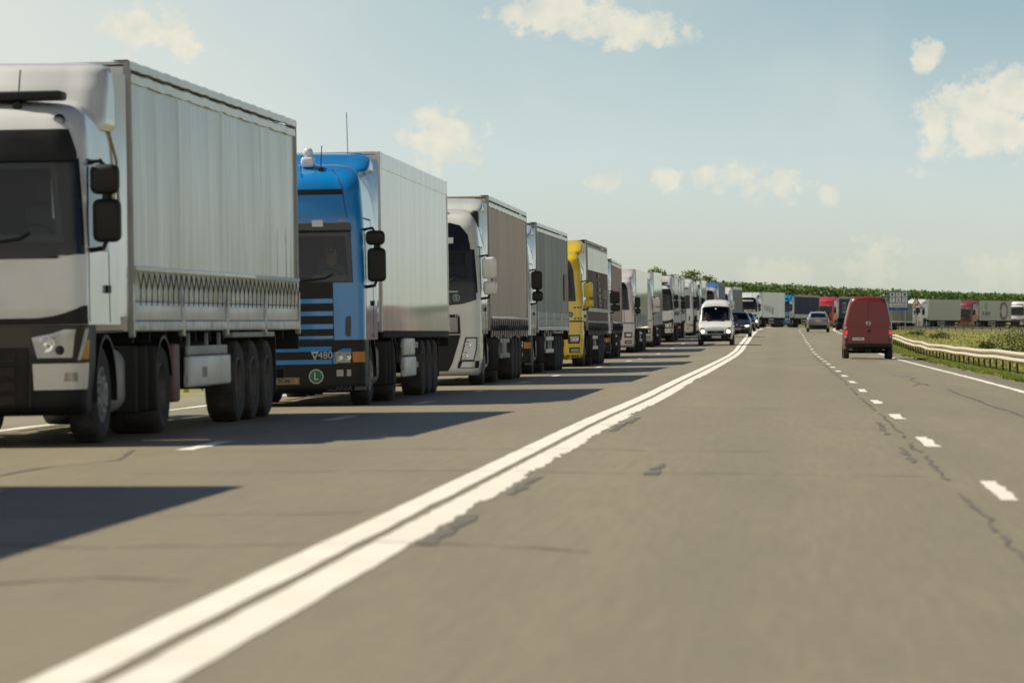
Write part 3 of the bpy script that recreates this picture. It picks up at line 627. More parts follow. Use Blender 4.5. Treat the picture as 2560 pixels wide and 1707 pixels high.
        pt('upper_mask', cab, [(2.79, -1.32, 1.32), (3.1, -1.28, 1.28), (3.3, -1.05, 1.05), (3.35, -.8, .8)], FRIT, .02)
        pt('visor_strip', cab, [(2.92, -.80, .80), (3.04, -.82, .82)], P, .04)
        pt('pillar_trim', cab, [(1.9, 1.2, 1.6), (2.8, 1.15, 1.5)], FRIT, .007, True)
        pt('lower_mask', cab, [(1.62, -.35, .35), (1.68, -.95, .95), (1.76, -1.5, 1.5), (2.11, -1.45, 1.45)], FRIT, .018)
        pt('mask_strip', cab, [(1.915, -.85, .85), (1.94, -.85, .85)], ALU, .026); pt('mask_strip', cab, [(1.60, -.6, .6), (1.625, -.7, .7)], ALU, .022)
        pt('grille', cab, [(1.06, -.88, .88), (1.42, -.87, .87), (1.46, -.82, .82)], BLACK, .014); pt('grille_insert', cab, [(1.10, -.82, .82), (1.40, -.82, .82)], GREYP, .022)
        pt('grille', bum, [(.30, -.62, .62), (.45, -.70, .70), (1.04, -.88, .88)], BLACK, .012, par=BU)
        pt('headlight_housing', bum, [(.50, .86, 1.36), (.75, .92, 1.5), (.99, .98, 1.52)], FRIT, .012, True, BU); pt('headlight', bum, [(.53, .90, 1.3), (.75, .95, 1.42), (.96, 1.02, 1.44)], LENS, .02, True, BU)
        pt('fog_light_housing', bum, [(.355, .82, 1.66), (.50, .84, 1.66)], BLACK, .012, True, BU); pt('fog_light', bum, [(.37, .88, 1.4), (.485, .92, 1.4)], LENS, .02, True, BU)
        gg = G()
        for q in (1, -1): gg.rbox(*sorted((q*1.0, q*1.16)), -1.9, -1.45, 3.25, 3.62, .06)
        gg.build('roof_air_guide', BLACK, C)
    else:
        vm = mat('cab_sun_curtain', (.05, .02, .06), .6) if visorc else FRIT
        pt('sun_visor', cab, [(2.99, -1.08, 1.08), (3.2, -1.08, 1.08), (3.33, -.98, .98)], vm, .012)
        for a, b in ((1.46, 1.60), (1.68, 1.78)): pt('grille_slot', cab, [(a, -.68, .68), (b, -.7, .7)], BLACK, .01)
        pt('seam', cab, [(1.402, -1.9, 1.9), (1.43, -1.9, 1.9)], BLACK, .006); pt('seam', cab, [(1.43, .80, .82), (2.0, .80, .82)], BLACK, .006, True)
        for a, b in ((1.0, 1.24), (.62, .86)): pt('grille_slot', bum, [(a, -.68, .68), (b, -.66, .66)], BLACK, .01, par=BU)
        pt('headlight_housing', bum, [(.72, .80, 1.4), (.99, .80, 1.45)], FRIT, .01, True, BU); pt('headlight', bum, [(.77, .86, 1.28), (.94, .86, 1.32)], LENS, .02, True, BU)
        pt('fog_light_housing', bum, [(.43, .84, 1.42), (.60, .84, 1.42)], FRIT, .01, True, BU); pt('fog_light', bum, [(.46, .89, 1.34), (.56, .89, 1.34)], LENS if not visorc else GREYP, .018, True, BU)
        gg = G()
        for k in range(-8, 9): bum.patch(gg, [(.32, k*.16-.05, k*.16+.05), (.36, k*.16-.03, k*.16+.06)], .006)
        gg.build('bumper_vents', BLACK, BU)
        pt('marker_lamp', cab, [(3.38, .55, .72), (3.405, .55, .72)], BLACK, .02, True)
        if visorc:
            gg = G()
            for z in (1.81, 1.47):
                for k in range(3): cab.patch(gg, [(z, 1.0+k*.25, 1.12+k*.25), (z+.05, 1.0+k*.25, 1.12+k*.25)], .012)
            gg.build('step_cleats', BLACK, C)
    gl = G()                                                     # lamp bowls behind the clear covers
    for p_, z_, r_ in {'R': ((.93, 1.0, .085),), 'S': ((.85, .735, .05), (.97, .735, .05)), 'V': ((.99, .62, .07), (1.1, .84, .07)), 'M': ((.95, .855, .06), (1.15, .855, .055))}[style]:
        for q in (1, -1): c_ = bum(p_*q, z_); gl.lathe([(r_, -.036), (r_*.92, -.038), (r_*.8, -.026), (r_*.4, -.02), (r_*.36, -.034), (.001, -.036)], 'y', tuple(c_), 18)
    gl.build('lamp_bowl', CHROME, BU)
    # roof deflector and side fairings
    z0, z1, ya, yb2 = st['defl']; dp = paint(defc) if defc else P
    df = Skin([(z0, 1.19, ya, .16, .35, -.68), (z0+.12*(z1-z0), 1.21, ya+.04, .16, .35, -.66), (z0+.6*(z1-z0), 1.2, ya+.55*(yb2-ya), .2, .34, -.62), (z1-.07, 1.17, yb2, .2, .32, -.60), (z1-.02, 1.12, yb2+.12, .2, .32, -.60), (z1, 1.0, yb2+.3, .2, .3, -.62)], 1)
    g = G(); df.body(g, dz=.04); g.build('roof_deflector', dp, root, 40)
    g = G()
    for q in (1, -1):
        rows = []
        for z in np.linspace(1.28, z1-.1, 12):
            k = (z-1.28)/(z1-1.38); x0 = np.interp(z, cab.z, cab.c[0]) if z < cab.z1 else 1.0
            rows.append([(q*(x0+(1.235-x0)*u_), -.80+.68*u_-.1*max(0, .12-k)*8*u_, z) for u_ in (0, .25, .5, .75, 1)])
        g.rings([r_+[(x-q*.03, y, z) for x, y, z in reversed(r_)] for r_ in rows])
    g.build('side_fairing', dp, root, 40)
    # mirrors
    mm = paint(mirror) if mirror else BLACK; base = cab(2.02, 2.3); mx, my = 1.25, base.y-.06
    for q in (1, -1):
        g = G(); a = .09 if wide else 0; zt = {'R': 2.80, 'S': 2.66, 'V': 2.64, 'M': 2.62}[style]; up = {'R': .30, 'S': .22, 'V': .45, 'M': .48}[style]; up = .48 if bigtop else up
        g.rbox(mx+.02, mx+.31+a, my-.10, my+.10, zt-up, zt, .07); g.rbox(mx+.04, mx+.32+a, my-.10, my+.11, zt-.78, zt-up-.045, .07); g.box(mx+.14, mx+.2, my-.04, my+.04, zt-.6, zt-.15)
        g2 = G(); g2.tube([(mx-.02, my+.12, zt+.02), (mx+.12, my, zt+.04), (mx+.2, my, zt-.1)], .022, 6); g2.tube([(mx-.03, my+.1, zt-.86), (mx+.14, my, zt-.84), (mx+.2, my, zt-.7)], .026, 6); g2.box(mx+.17, mx+.23, my+.0, my+.06, zt-.72, zt-.05)
        if q < 0:
            for k in (g, g2): k.v = [(-x, y, z) for x, y, z in k.v]
        g.build('mirror', mm, C); g2.build('mirror_arm', BLACK, C)
    if antenna:
        g = G(); a = cab(.78, cab.z1-.12); g.tube([a, a+Vector((.01, .12, .38))], .008, 5); g.rbox(a.x-.04, a.x+.04, a.y-.05, a.y+.05, a.z-.06, a.z+.05, .02); g.build('antenna', BLACK, C)
    # tractor chassis and wheels
    g = G()
    for x in (-.42, .42): g.box(x-.05, x+.05, -2.2, 2.9, .62, .92)
    g.rbox(-1.0, 1.0, -2.1, -.85, .55, 1.12, .1); g.box(-.9, .9, -1.0, .4, .35, .75); g.box(-.12, .12, 1.9, 2.3, .4, .62); g.box(-1.1, 1.1, 2.04, 2.16, .44, .56); g.box(-1.0, 1.0, -1.66, -1.54, .44, .56)
    g.build('tractor_chassis', DARK, root)
    g = G()
    for q in (1, -1): cyl_tank(g, -.62, 1.15, q*.98, .62, .34)
    g2 = G()
    for q in (1, -1):
        for y in (-.35, .3, .9): g2.rbox(q*.98-.38, q*.98+.37, y-.03, y+.03, .265, .975, .18, 0, 4)
    tk = g.build('fuel_tank', tank or TANK, root); g2.build('tank_strap', BLACK, tk)
    for q in (-1, 1):
        wheel(root, q*1.06, -1.6, .5, .30); wheel(root, q*.93, 2.1, .5, .60, 'deep')
    g = G()
    for q in (1, -1):
        for yc, r_, x0, x1, a0, a1 in ((-1.6, .60, .88, 1.25, -8, 188), (2.1, .58, .62, 1.24, 12, 168)):
            n = 16; A = [(yc-r_*math.cos(R(a0+(a1-a0)*i/n)), .5+r_*math.sin(R(a0+(a1-a0)*i/n))) for i in range(n+1)]
            g.grid([[(q*x0, y, z), (q*x1, y, z), (q*x1, yc+(y-yc)*.94, .5+(z-.5)*.94)] for y, z in A])
    g.build('mudguard', BLACK, root)
    # trailer
    T = link('trailer', None, root); zb = 1.14; L_ = TL
    g = G()
    for x in (-.5, .5): g.box(x-.06, x+.06, .3, L_-.1, .86, 1.12)
    for y in np.arange(.6, L_-.4, 1.1): g.box(-1.15, 1.15, y-.04, y+.04, 1.0, 1.12)
    ax = [L_-5.6, L_-4.29, L_-2.98]
    for y in ax: g.box(-1.05, 1.05, y-.06, y+.06, .40, .52); g.box(-.6, -.4, y-.3, y+.3, .5, .88); g.box(.4, .6, y-.3, y+.3, .5, .88)
    g.box(-1.1, 1.1, L_-.55, L_-.45, .46, .58)
    for q in (1, -1): g.box(*sorted((q*.80, q*.92)), 3.05, 3.2, .25, 1.0); g.box(*sorted((q*.75, q*.98)), 2.98, 3.27, .2, .25)
    g.rbox(-.95, .95, 3.5, L_-6.4, .56, 1.0, .06); g.rbox(-.38, .38, L_-6.2, L_-2.6, .55, .9, .05)
    g.build('trailer_chassis', DARK, T)
    for y in ax:
        for q in (-1, 1): wheel(root, q*1.04, y, .505, .38, 'deep')
    g = G()
    for q in (1, -1):
        for z in (.50, .84): g.rbox(*sorted((q*1.17, q*1.21)), 4.0, L_-6.5, z, z+.11, .012)
        for y in (4.4, 5.8, L_-6.8): g.box(*sorted((q*1.13, q*1.165)), y-.03, y+.03, .5, 1.1)
    g.build('underrun_guard', WHITEP if box is None else GREYP, T)
    if box:
        for (y0, y1, za, zc, m_) in box:
            g = G(); g.rbox(1.15, 1.235, y0, y1, za, zc, .03); bo = g.build('stowage_box', m_, T)
            if (za, zc) == (.47, .83): gg = G(); [gg.box(1.236, 1.239, y0+.9+.1*k, y0+.96+.1*k, .58, .70) for k in range(4)]; gg.build('box_label', GREYP, T)
    g = G()
    for q in (1, -1): g.box(*sorted((q*.82, q*1.23)), L_-2.28, L_-2.25, .3, 1.05)
    g.build('mudflap', BLACK, T); g = G()
    for q in (1, -1): g.rbox(*sorted((q*1.0, q*1.24)), L_-6.15, L_-2.4, 1.03, 1.10, .02)
    g.build('trailer_mudguard', GREYP if trailer == 'curtain' else WHITEP, T)
    tm = tarp(tcol, soil) if trailer == 'curtain' else mat('trailer_skin', tcol, .3, 0, .8, soil, tuple(.55*c_+.02 for c_ in tcol), 1.1, (1.5, 1.5, .25), .05, 2.5)
    fm = paint(frontc) if frontc else WHITEP
    g = G(); g.box(-1.22, 1.22, .0, .06, zb, 3.93); g.build('front_wall', fm, T); g = G()
    for q in (1, -1): g.rbox(*sorted((q*1.19, q*1.262)), -.005, .10, zb-.02, 3.985, .012); g.rbox(*sorted((q*1.19, q*1.262)), L_-.10, L_+.005, zb-.02, 3.985, .012)
    g.build('corner_post', GREYP if trailer == 'curtain' else fm, T)
    g = G(); g.box(-1.2, 1.2, L_-.06, L_, zb, 3.93)
    for x in (-.7, .7): g.tube([(x, L_+.02, zb), (x, L_+.02, 3.9)], .018, 6)
    rd = g.build('rear_doors', fm, T); g = G(); g.rbox(-1.24, 1.24, L_-.02, L_+.05, .85, zb-.005, .02); bb = g.build('rear_bumper', DARK, T); g = G()
    for q in (1, -1): g.rbox(*sorted((q*.8, q*1.2)), L_+.05, L_+.08, .9, 1.06, .015)
    g.build('tail_lamp', REDL, T)
    if trailer == 'curtain':
        g = G(); g.box(-1.23, 1.23, .06, L_-.06, 3.955, 3.985); g.build('roof', tm, T)
        g = G()
        for q in (1, -1):
            ys = np.linspace(0, L_, 70)
            for za, zc, xo, sg in ((3.90, 4.0, 1.265, .006), (3.77, 3.885, 1.258, .014)):
                P_ = [[(q*(xo-.03), y, za), (q*xo, y, za+.005), (q*xo, y, zc-.02), (q*(xo-.02), y, zc), (q*(xo-.2), y, zc+.0)] for y in ys]
                P_ = [[(x, y, z-sg*abs(math.sin(y*2.3))-.004*math.sin(y*9)) for x, y, z in r_] for r_ in P_]; g.grid(P_)
        g.build('roof_rail', tarp(topc or tuple(min(.7, c_*1.0+.03) for c_ in tcol), .3), T)
        zs0 = skz[0] if skirt else (1.5 if boards else zb+.02)
        ph = random.random()*9
        for q in (1, -1):
            ys = np.linspace(.1, L_-.1, 170 if q > 0 else 40); zs = np.linspace(zs0, 3.79, 16); P_ = []
            for z in zs:
                k = (z-zs0)/(3.79-zs0); row = []
                for y in ys:
                    b_ = +.0016*math.sin(y*24+3*math.sin(y*.8))+.003*math.sin(y*4.83+ph)*(1-.4*k)+.006*math.sin(y*1.9+ph*2+z)+.003*math.sin(y*13.1+z*.8)*(1-k)+.012*math.sin(math.pi*k)*(.6+.4*math.sin(y*.9+ph))
                    for yp in (3.4, 6.8, 10.2): b_ += .008*math.exp(-((y-yp)/.10)**2)
                    row.append((q*(1.228+b_), y, z))
                P_.append(row)
            g = G(); g.grid(P_); cu = g.build('curtain', tm, T, 80, fix=False)
            if skirt and q > 0:
                ys = np.linspace(.12, L_-.12, 600); za, zc = skz; P_ = []
                for i, k in enumerate((-.06, 0, .2, .45, .7, 1)):
                    am = (.0, .005, .014, .02, .018, .010)[i]*(1 if pleat < .5 else 1.6); z = za+(zc-za)*k
                    P_.append([(q*(1.262-.004*i+am*math.sin(y*2*math.pi/pleat+.6*math.sin(y*1.3))*(.7+.3*math.sin(y*.71+ph))), y, z+((.02*math.sin(y*1.7)+.02*math.sin(y*6)) if i > 2 else 0)) for y in ys])
                g = G(); g.grid(P_); g.build('curtain_skirt', tarp(skirt if isinstance(skirt, tuple) else tcol, .8), T, 80, fix=False)
                g = G(); g.rbox(1.2, 1.285, .1, L_-.1, za-.01, za+.05, .012); g.build('curtain_hem', tarp(topc or tcol, .4), T)
                g = G(); n = int(L_/pleat)
                for k in range(n):
                    y = .15+k*pleat; m_ = za-(za-zc)*.75; g.tube([(1.288, y, za-.02), (1.289, y+pleat*.5, m_), (1.288, y+pleat, za-.02)], .006, 4); g.tube([(1.289, y+pleat*.5, m_), (1.280, y+pleat*.5, max(zc-.10, .98))], .006, 4)
                g.build('strap', BLACK, T)
        g = G()
        for q in (1, -1): g.rbox(*sorted((q*1.18, q*1.268)), .0, L_, zb-.02, zb+.10, .02)
        sr = g.build('side_rail', ALU if boards else DARK, T)
        if boards:
            bm_ = boards if not isinstance(boards, bool) else ALU
            n = 4; st_ = L_/n
            for q in (1, -1):
                for k in range(n):
                    g = G(); g.rbox(*sorted((q*1.21, q*1.25)), k*st_+.06, (k+1)*st_-.06, zb+.10, zb+.30, .012); g.rbox(*sorted((q*1.21, q*1.247)), k*st_+.06, (k+1)*st_-.06, zb+.304, zb+.48, .012); g.build('side_board', bm_, T)
                g = G()
                for k in range(n+1): g.rbox(*sorted((q*1.2, q*1.275)), max(0, k*st_-.045), min(L_, k*st_+.045), zb-.08, zb+.50, .012)
                g.build('stake', ALU, T)
    else:
        rows = [(zb, 1.262), (zb+.16, 1.262), (zb+.162, 1.25), (3.72, 1.25), (3.722, 1.262), (3.97, 1.262), (3.985, 1.245)]
        for q in (1, -1):
            ys = np.concatenate([[.10], np.arange(.25, L_-.12, .15), [L_-.1]]); g = G(); g.grid([[(q*x, y, z) for y in ys] for z, x in [(r_[0], r_[1]) for r_ in rows]]); g.build('side_wall', tm, T, 30, fix=False)
        g = G(); g.box(-1.24, 1.24, .0, L_, 3.94, 3.982); g.box(-1.2, 1.2, .06, L_-.06, zb-.03, zb+.02); g.build('roof', fm, T)
        g = G()
        for q in (1, -1): g.rbox(*sorted((q*1.19, q*1.255)), .12, L_-.12, zb-.12, zb-.005, .02)
        g.build('side_rail', DARK, T)
        g = G(); g.rbox(-.85, .85, -.42, 0, 2.3, 3.7, .1); g.build('cooling_unit', WHITEP, T)
    for (y0, y1, za, zc, mc) in marks:
        g = G(); ny = max(1, int((y1-y0)/.6)); ph_ = 1.275 if trailer == 'curtain' else 1.2665
        for i in range(ny): g.box(ph_-.012, ph_+.004, y0+(y1-y0)*i/ny, y0+(y1-y0)*(i+1)/ny, za, zc)
        g.build('side_marking', tarp(mc, .5), T)
    if sticker:
        ch, sx, sz, r_ = sticker; sk, par = (bum, BU) if sz < cab.z0 else (cab, C); z = sz; w_ = np.interp(z, sk.z, sk.c[0])-np.interp(z, sk.z, sk.c[3]); p_ = sx/w_; q = sk(p_, z); n_ = sk.normal(p_, z)
        g = G(); g.lathe([(.001, .0), (r_, .0), (r_, .02)], 'y', (0, 0, 0), 28); e = g.build('sticker', GREEN, root)
        e.location = q+n_*.03; e.rotation_euler = (math.asin(max(-1, min(1, -n_.z))) if style == 'V' else 0, 0, math.atan2(n_.x, -n_.y))
        g = G(); g.lathe([(r_*.86, -.003), (r_*.97, -.003)], 'y', (0, 0, 0), 28); g.build('sticker_ring', STW, e); letter(ch, r_*1.45, STW, e, (0, -.004, 0))
    return root, C, BU, T, cab, bum
# ------------------------------------------------------------------ the queue
BOARD = mat('pale_aluminium', (.60, .62, .64), .35, .1, .3, .35, (.35, .33, .3), 2)
W = (.66, .67, .66); W2 = (.60, .62, .63); BLUE = (.001, .205, .56)
def fleet():
    truck('white tractor and silver trailer ahead of the black-visored cab, only its shadow showing', 'R', W, 18.5, 0, 0, 'curtain', (.55, .56, .55), X=-5.78, head=.066, antenna=False)
    r1, C1, BU1, T1, _c, _b = truck('white cab with black visor, silver curtain trailer with aluminium boards, beside the blue cab', 'R', W, 45.4, 327, 744, 'curtain', (.44, .465, .445), skirt=True, skz=(1.77, 1.50), boards=BOARD, topc=(.6, .6, .54), box=[(4.0, 7.2, .47, .83, WHITEP)], soil=.35)
    g = G(); g.rbox(.98, 1.2, 2.95, 3.45, .32, .98, .03); g.build('stowage_flap', mat('dark_red_panel', (.12, .03, .03), .5, dirt=.5), T1)
    r2, C, BU, T, cab, bum = truck('blue high-roofed cab with striped grille pulling a plain white box trailer', 'S', BLUE, 68.0, 951, 1119, 'reefer', (.72, .72, .655), box=[(4.3, 6.2, .72, 1.02, WHITEP), (4.3, 6.4, .36, .70, WHITEP)], sticker=('L', .51, .455, .112), frontc=W)
    y = bum(.6, .77).y-.035
    letter('480', .15, ALU, BU, (.66, y, .768)); g = G(); g.prism([(.44, .83), (.56, .83), (.52, .74), (.50, .70), (.48, .74)], 'y', y, y+.01); g.prism([(.47, .80), (.53, .80), (.50, .75)], 'y', y-.006, y-.001, 1); g.build('emblem', [ALU, BLACK], BU)
    letter('SCANIA', .11, mat('dull_letters', (.05, .052, .055), .5), BU, (.86, bum(.83, .26).y-.012, .262))
    yp = bum(0, .39).y-.012; g = G(); g.rbox(-.26, .26, yp-.012, yp, .335, .445, .006); pl = g.build('number_plate', mat('yellow_plate', (.20, .17, .10), .6), r2); letter('95 SC46', .085, BLACK, pl, (-.03, yp-.014, .39)); g = G(); g.rbox(.19, .235, yp-.022, yp-.005, .345, .435, .008); g.build('amber_marker', AMBER, pl)
    g = G(); g.rbox(.24, .45, -2.2, -1.9, 3.66, 3.82, .05); g.rbox(.27, .42, -2.15, -1.95, 3.8, 3.97, .07);  g.build('roof_beacon', paint((.62, .63, .72)), C)
    g = G(); g.tube([(.86, -1.1, 3.9), (.85, -1.08, 4.55)], .006, 5); g.build('whip_antenna', BLACK, C)
    r3, C3, BU3, T3, cab3, bum3 = truck('white cab with black face and round green sticker, pinkish beige curtain trailer', 'V', (.63, .64, .60), 91.1, 1222, 1317, 'curtain', (.63, .525, .475), skirt=(.44, .35, .34), skz=(1.38, .97), pleat=.72, mirror=W, topc=(.50, .50, .45), frontc=(.50, .51, .47), tank=WHITEP, box=[(4.6, 5.5, .5, .95, GREYP)], sticker=('S', .75, 1.80, .075), soil=.3)
    letter('FH', .10, ALU, C3, (.79, cab3(.83, 1.43).y-.05, 1.43))
    truck('white truck with big black mirrors pulling a weathered grey curtain trailer with faded patches', 'S', (.60, .63, .66), 113.7, 1342, 1419, 'curtain', (.40, .44, .44), boards=mat('pale_side_board', (.46, .48, .45), .5, dirt=.5, scale=3), topc=(.52, .53, .48), frontc=(.20, .22, .23), tank=WHITEP, bigtop=True, defc=(.45, .55, .66), marks=[(11.6, 13.3, 2.0, 2.75, (.36, .27, .24))], soil=.75)
    M5 = (.42, .36, .33)
    truck('yellow truck with yellow mirrors pulling a brown curtain trailer with a cream top', 'M', (.74, .52, .006), 135.8, 1467, 1518, 'curtain', (.125, .095, .092), mirror=(.62, .42, .006), skirt=(.17, .15, .145), skz=(1.38, .97), pleat=.9, topc=(.55, .55, .48), visorc=1, sticker=('6', .87, 1.62, .09), frontc=(.1, .09, .09),
          marks=[(.12, 13.5, 3.05, 3.77, (.50, .50, .44)), (.12, 13.5, 1.72, 1.84, (.48, .48, .44)), (6.6, 7.3, 2.86, 3.0, M5), (6.8, 7.6, 2.62, 2.74, M5), (6.9, 8.3, 2.42, 2.54, M5), (6.9, 8.6, 2.2, 2.32, M5), (7.0, 8.2, 2.06, 2.16, M5), (7.2, 8.4, 1.92, 2.0, M5), (9.8, 12.6, 2.44, 2.48, M5), (9.8, 12.6, 2.2, 2.24, M5), (9.8, 10.0, 2.24, 2.44, M5), (10.6, 10.8, 2.24, 2.44, M5), (11.5, 11.7, 2.24, 2.44, M5), (12.4, 12.6, 2.24, 2.44, M5), (10.8, 11.2, 1.86, 2.05, M5), (.7, 1.1, 1.88, 2.05, M5)], soil=.35)
    truck('white cab with bluish deflector, rose brown curtain trailer with dark red front wall', 'S', (.60, .62, .64), 172, 1529, 1554, 'curtain', (.47, .35, .315), skirt=(.2, .15, .14), skz=(1.42, 1.0), pleat=.8, bigtop=True, frontc=(.17, .02, .02), topc=(.47, .46, .43), defc=(.46, .55, .62), doorc=None, wide=True)
    truck('pinkish white cab with small headlights pulling a white box trailer streaked green', 'M', (.62, .56, .58), 205, 1590, 1619, 'reefer', (.58, .62, .56), frontc=(.55, .56, .50), soil=.5)
    truck('cream white cab with white mirrors pulling a pale grey-green box trailer', 'M', (.60, .60, .56), 229, 1634, 1655, 'reefer', (.54, .57, .53), mirror=(.60, .60, .56), wide=True, frontc=(.47, .46, .42))
    truck('white cab with black visor and round teal sticker, white trailer with brown band', 'R', W, 256, 1685, 1697, 'curtain', (.56, .57, .50), frontc=(.52, .52, .46), sticker=('W', .3, 1.68, .12), marks=[(.12, 13.5, 1.55, 1.78, (.19, .14, .12))], topc=(.56, .57, .50), boards=WHITEP)
    truck('white truck mostly hidden, only its black mirror and banded trailer side showing', 'S', W2, 276, 1702, 1711.5, 'curtain', (.56, .58, .54), marks=[(.12, 13.5, 1.55, 1.78, (.17, .12, .11))], topc=(.55, .55, .5), boards=WHITEP)
    truck('white cab with black grille bars in front of a brown-topped trailer', 'S', W, 297, 1733, 1741, 'curtain', (.50, .50, .45), grillc=W, topc=(.2, .15, .12), bumc=W, frontc=(.22, .20, .14))
    truck('white rounded cab with big dark windscreen behind the white van, cream box trailer', 'V', W, 319, 1754, 1766.5, 'reefer', (.58, .58, .52), frontc=(.42, .41, .36))
    truck('cab with blue roof and pink corner pulling a grey-blue trailer', 'M', (.50, .44, .46), 350, 1797, 1813, 'curtain', (.20, .25, .37), defc=(.05, .18, .45), frontc=(.36, .34, .31), mirror=(.55, .57, .54), topc=(.36, .36, .36))
    truck('small white cab in front of a long dark grey curtain trailer', 'M', W, 408, 1832, 1855.5, 'curtain', (.27, .29, .28), frontc=(.42, .43, .40), topc=(.5, .5, .47), mirror=(.55, .55, .60))
    P_ = lambda px, d: at_px(px, d)
    truck('white and teal cab facing the bend with dark windscreen, pale grey box trailer', 'V', (.60, .64, .62), 481, 1905, 1963, 'reefer', (.40, .43, .425), X=P_(1905, 481)+.03, head=.255, frontc=(.40, .45, .44), marks=[(1.2, 1.9, 1.9, 2.5, (.62, .61, .52)), (2.7, 3.4, 1.8, 2.45, (.62, .61, .52)), (4.2, 4.9, 1.7, 2.4, (.62, .61, .52)), (5.7, 6.6, 1.5, 2.3, (.62, .61, .52))])
    truck('bright blue cab on the bend, navy curtain trailer with white side boards', 'R', (.012, .22, .50), 521, 1984.5, 2049, 'curtain', (.035, .042, .085), X=P_(1984.5, 521)+.03, head=.305, boards=WHITEP, frontc=(.02, .03, .12), topc=(.6, .57, .5), bumc=(.012, .10, .30))
    r, C, BU, T, cab, bum = truck('red cab with dark windscreen pulling a navy curtain trailer with a framed upright emblem', 'S', (.50, .022, .02), 551, 2095.5, 2160, 'curtain', (.03, .048, .13), X=P_(2095.5, 551)+.03, head=.33, frontc=(.25, .03, .03), topc=(.6, .57, .5), bumc=(.30, .02, .02))
    fr = mat('emblem_white', (.60, .60, .55), .5); g = G()
    for a, b, z0, z1 in ((2.0, 2.12, 1.95, 3.25), (3.5, 3.62, 1.95, 3.25), (2.12, 3.5, 1.95, 2.05), (2.12, 3.5, 3.15, 3.25)): g.box(1.275, 1.29, a, b, z0, z1)
    g.build('side_emblem', fr, T); letter('CRO', .62, fr, T, (1.29, 2.8, 2.6), (0, R(-90), R(90)))
    truck('white cab with black grille slots behind the bend sign, plain white box trailer', 'M', W, 585, 2320, 2412, 'reefer', (.27, .31, .33), X=P_(2320, 585)+.03, head=.46, frontc=(.5, .53, .52), soil=.15, tank=WHITEP)
    r, C, BU, T, cab, bum = truck('dark red cab pulling a white box trailer with a red ring and lettering', 'S', (.20, .022, .02), 609, 2446.5, 2538, 'reefer', (.31, .35, .37), X=P_(2446.5, 609)+.03, head=.49, frontc=(.25, .1, .1), soil=.15, bumc=(.14, .05, .03), grillc=(.16, .07, .04))
    rm, bl = mat('trailer_red', (.22, .02, .03), .45), mat('trailer_blue', (.03, .10, .32), .45)
    letter('BI', .72, rm, T, (1.268, 1.7, 2.1), (0, 0, R(90))); letter('GROUP', .72, bl, T, (1.268, 3.55, 2.1), (0, 0, R(90)), space=.92)
    g = G()
    for (r0, r1, z, y, m, a0, a1) in ((1.12, 1.36, 2.52, 10.4, 0, 190, 530), (.95, 1.08, 2.52, 10.45, 1, 30, 300), (.36, .45, 3.22, 2.9, 1, 0, 360)):
        n = 40; P = [[(1.262+.012, y+k*math.cos(R(a0+(a1-a0)*i/n))*1.25, z+k*.97*math.sin(R(a0+(a1-a0)*i/n))) for i in range(n+1)] for k in (r0, r1)]; g.grid(P, m)
    for k in range(9): g.box(1.264, 1.272, .9+.5*k, 1.3+.5*k, 1.6, 1.66, 2)
    g.build('side_emblem', [rm, bl, GREYP], T, fix=False)
    truck('white cab with black visor behind the ringed white trailer, last of the queue', 'R', W, 633, 2572, 2660, 'curtain', (.5, .5, .48), X=P_(2572, 633)+.03, head=.44)
    return r2
BLUETRUCK = fleet()
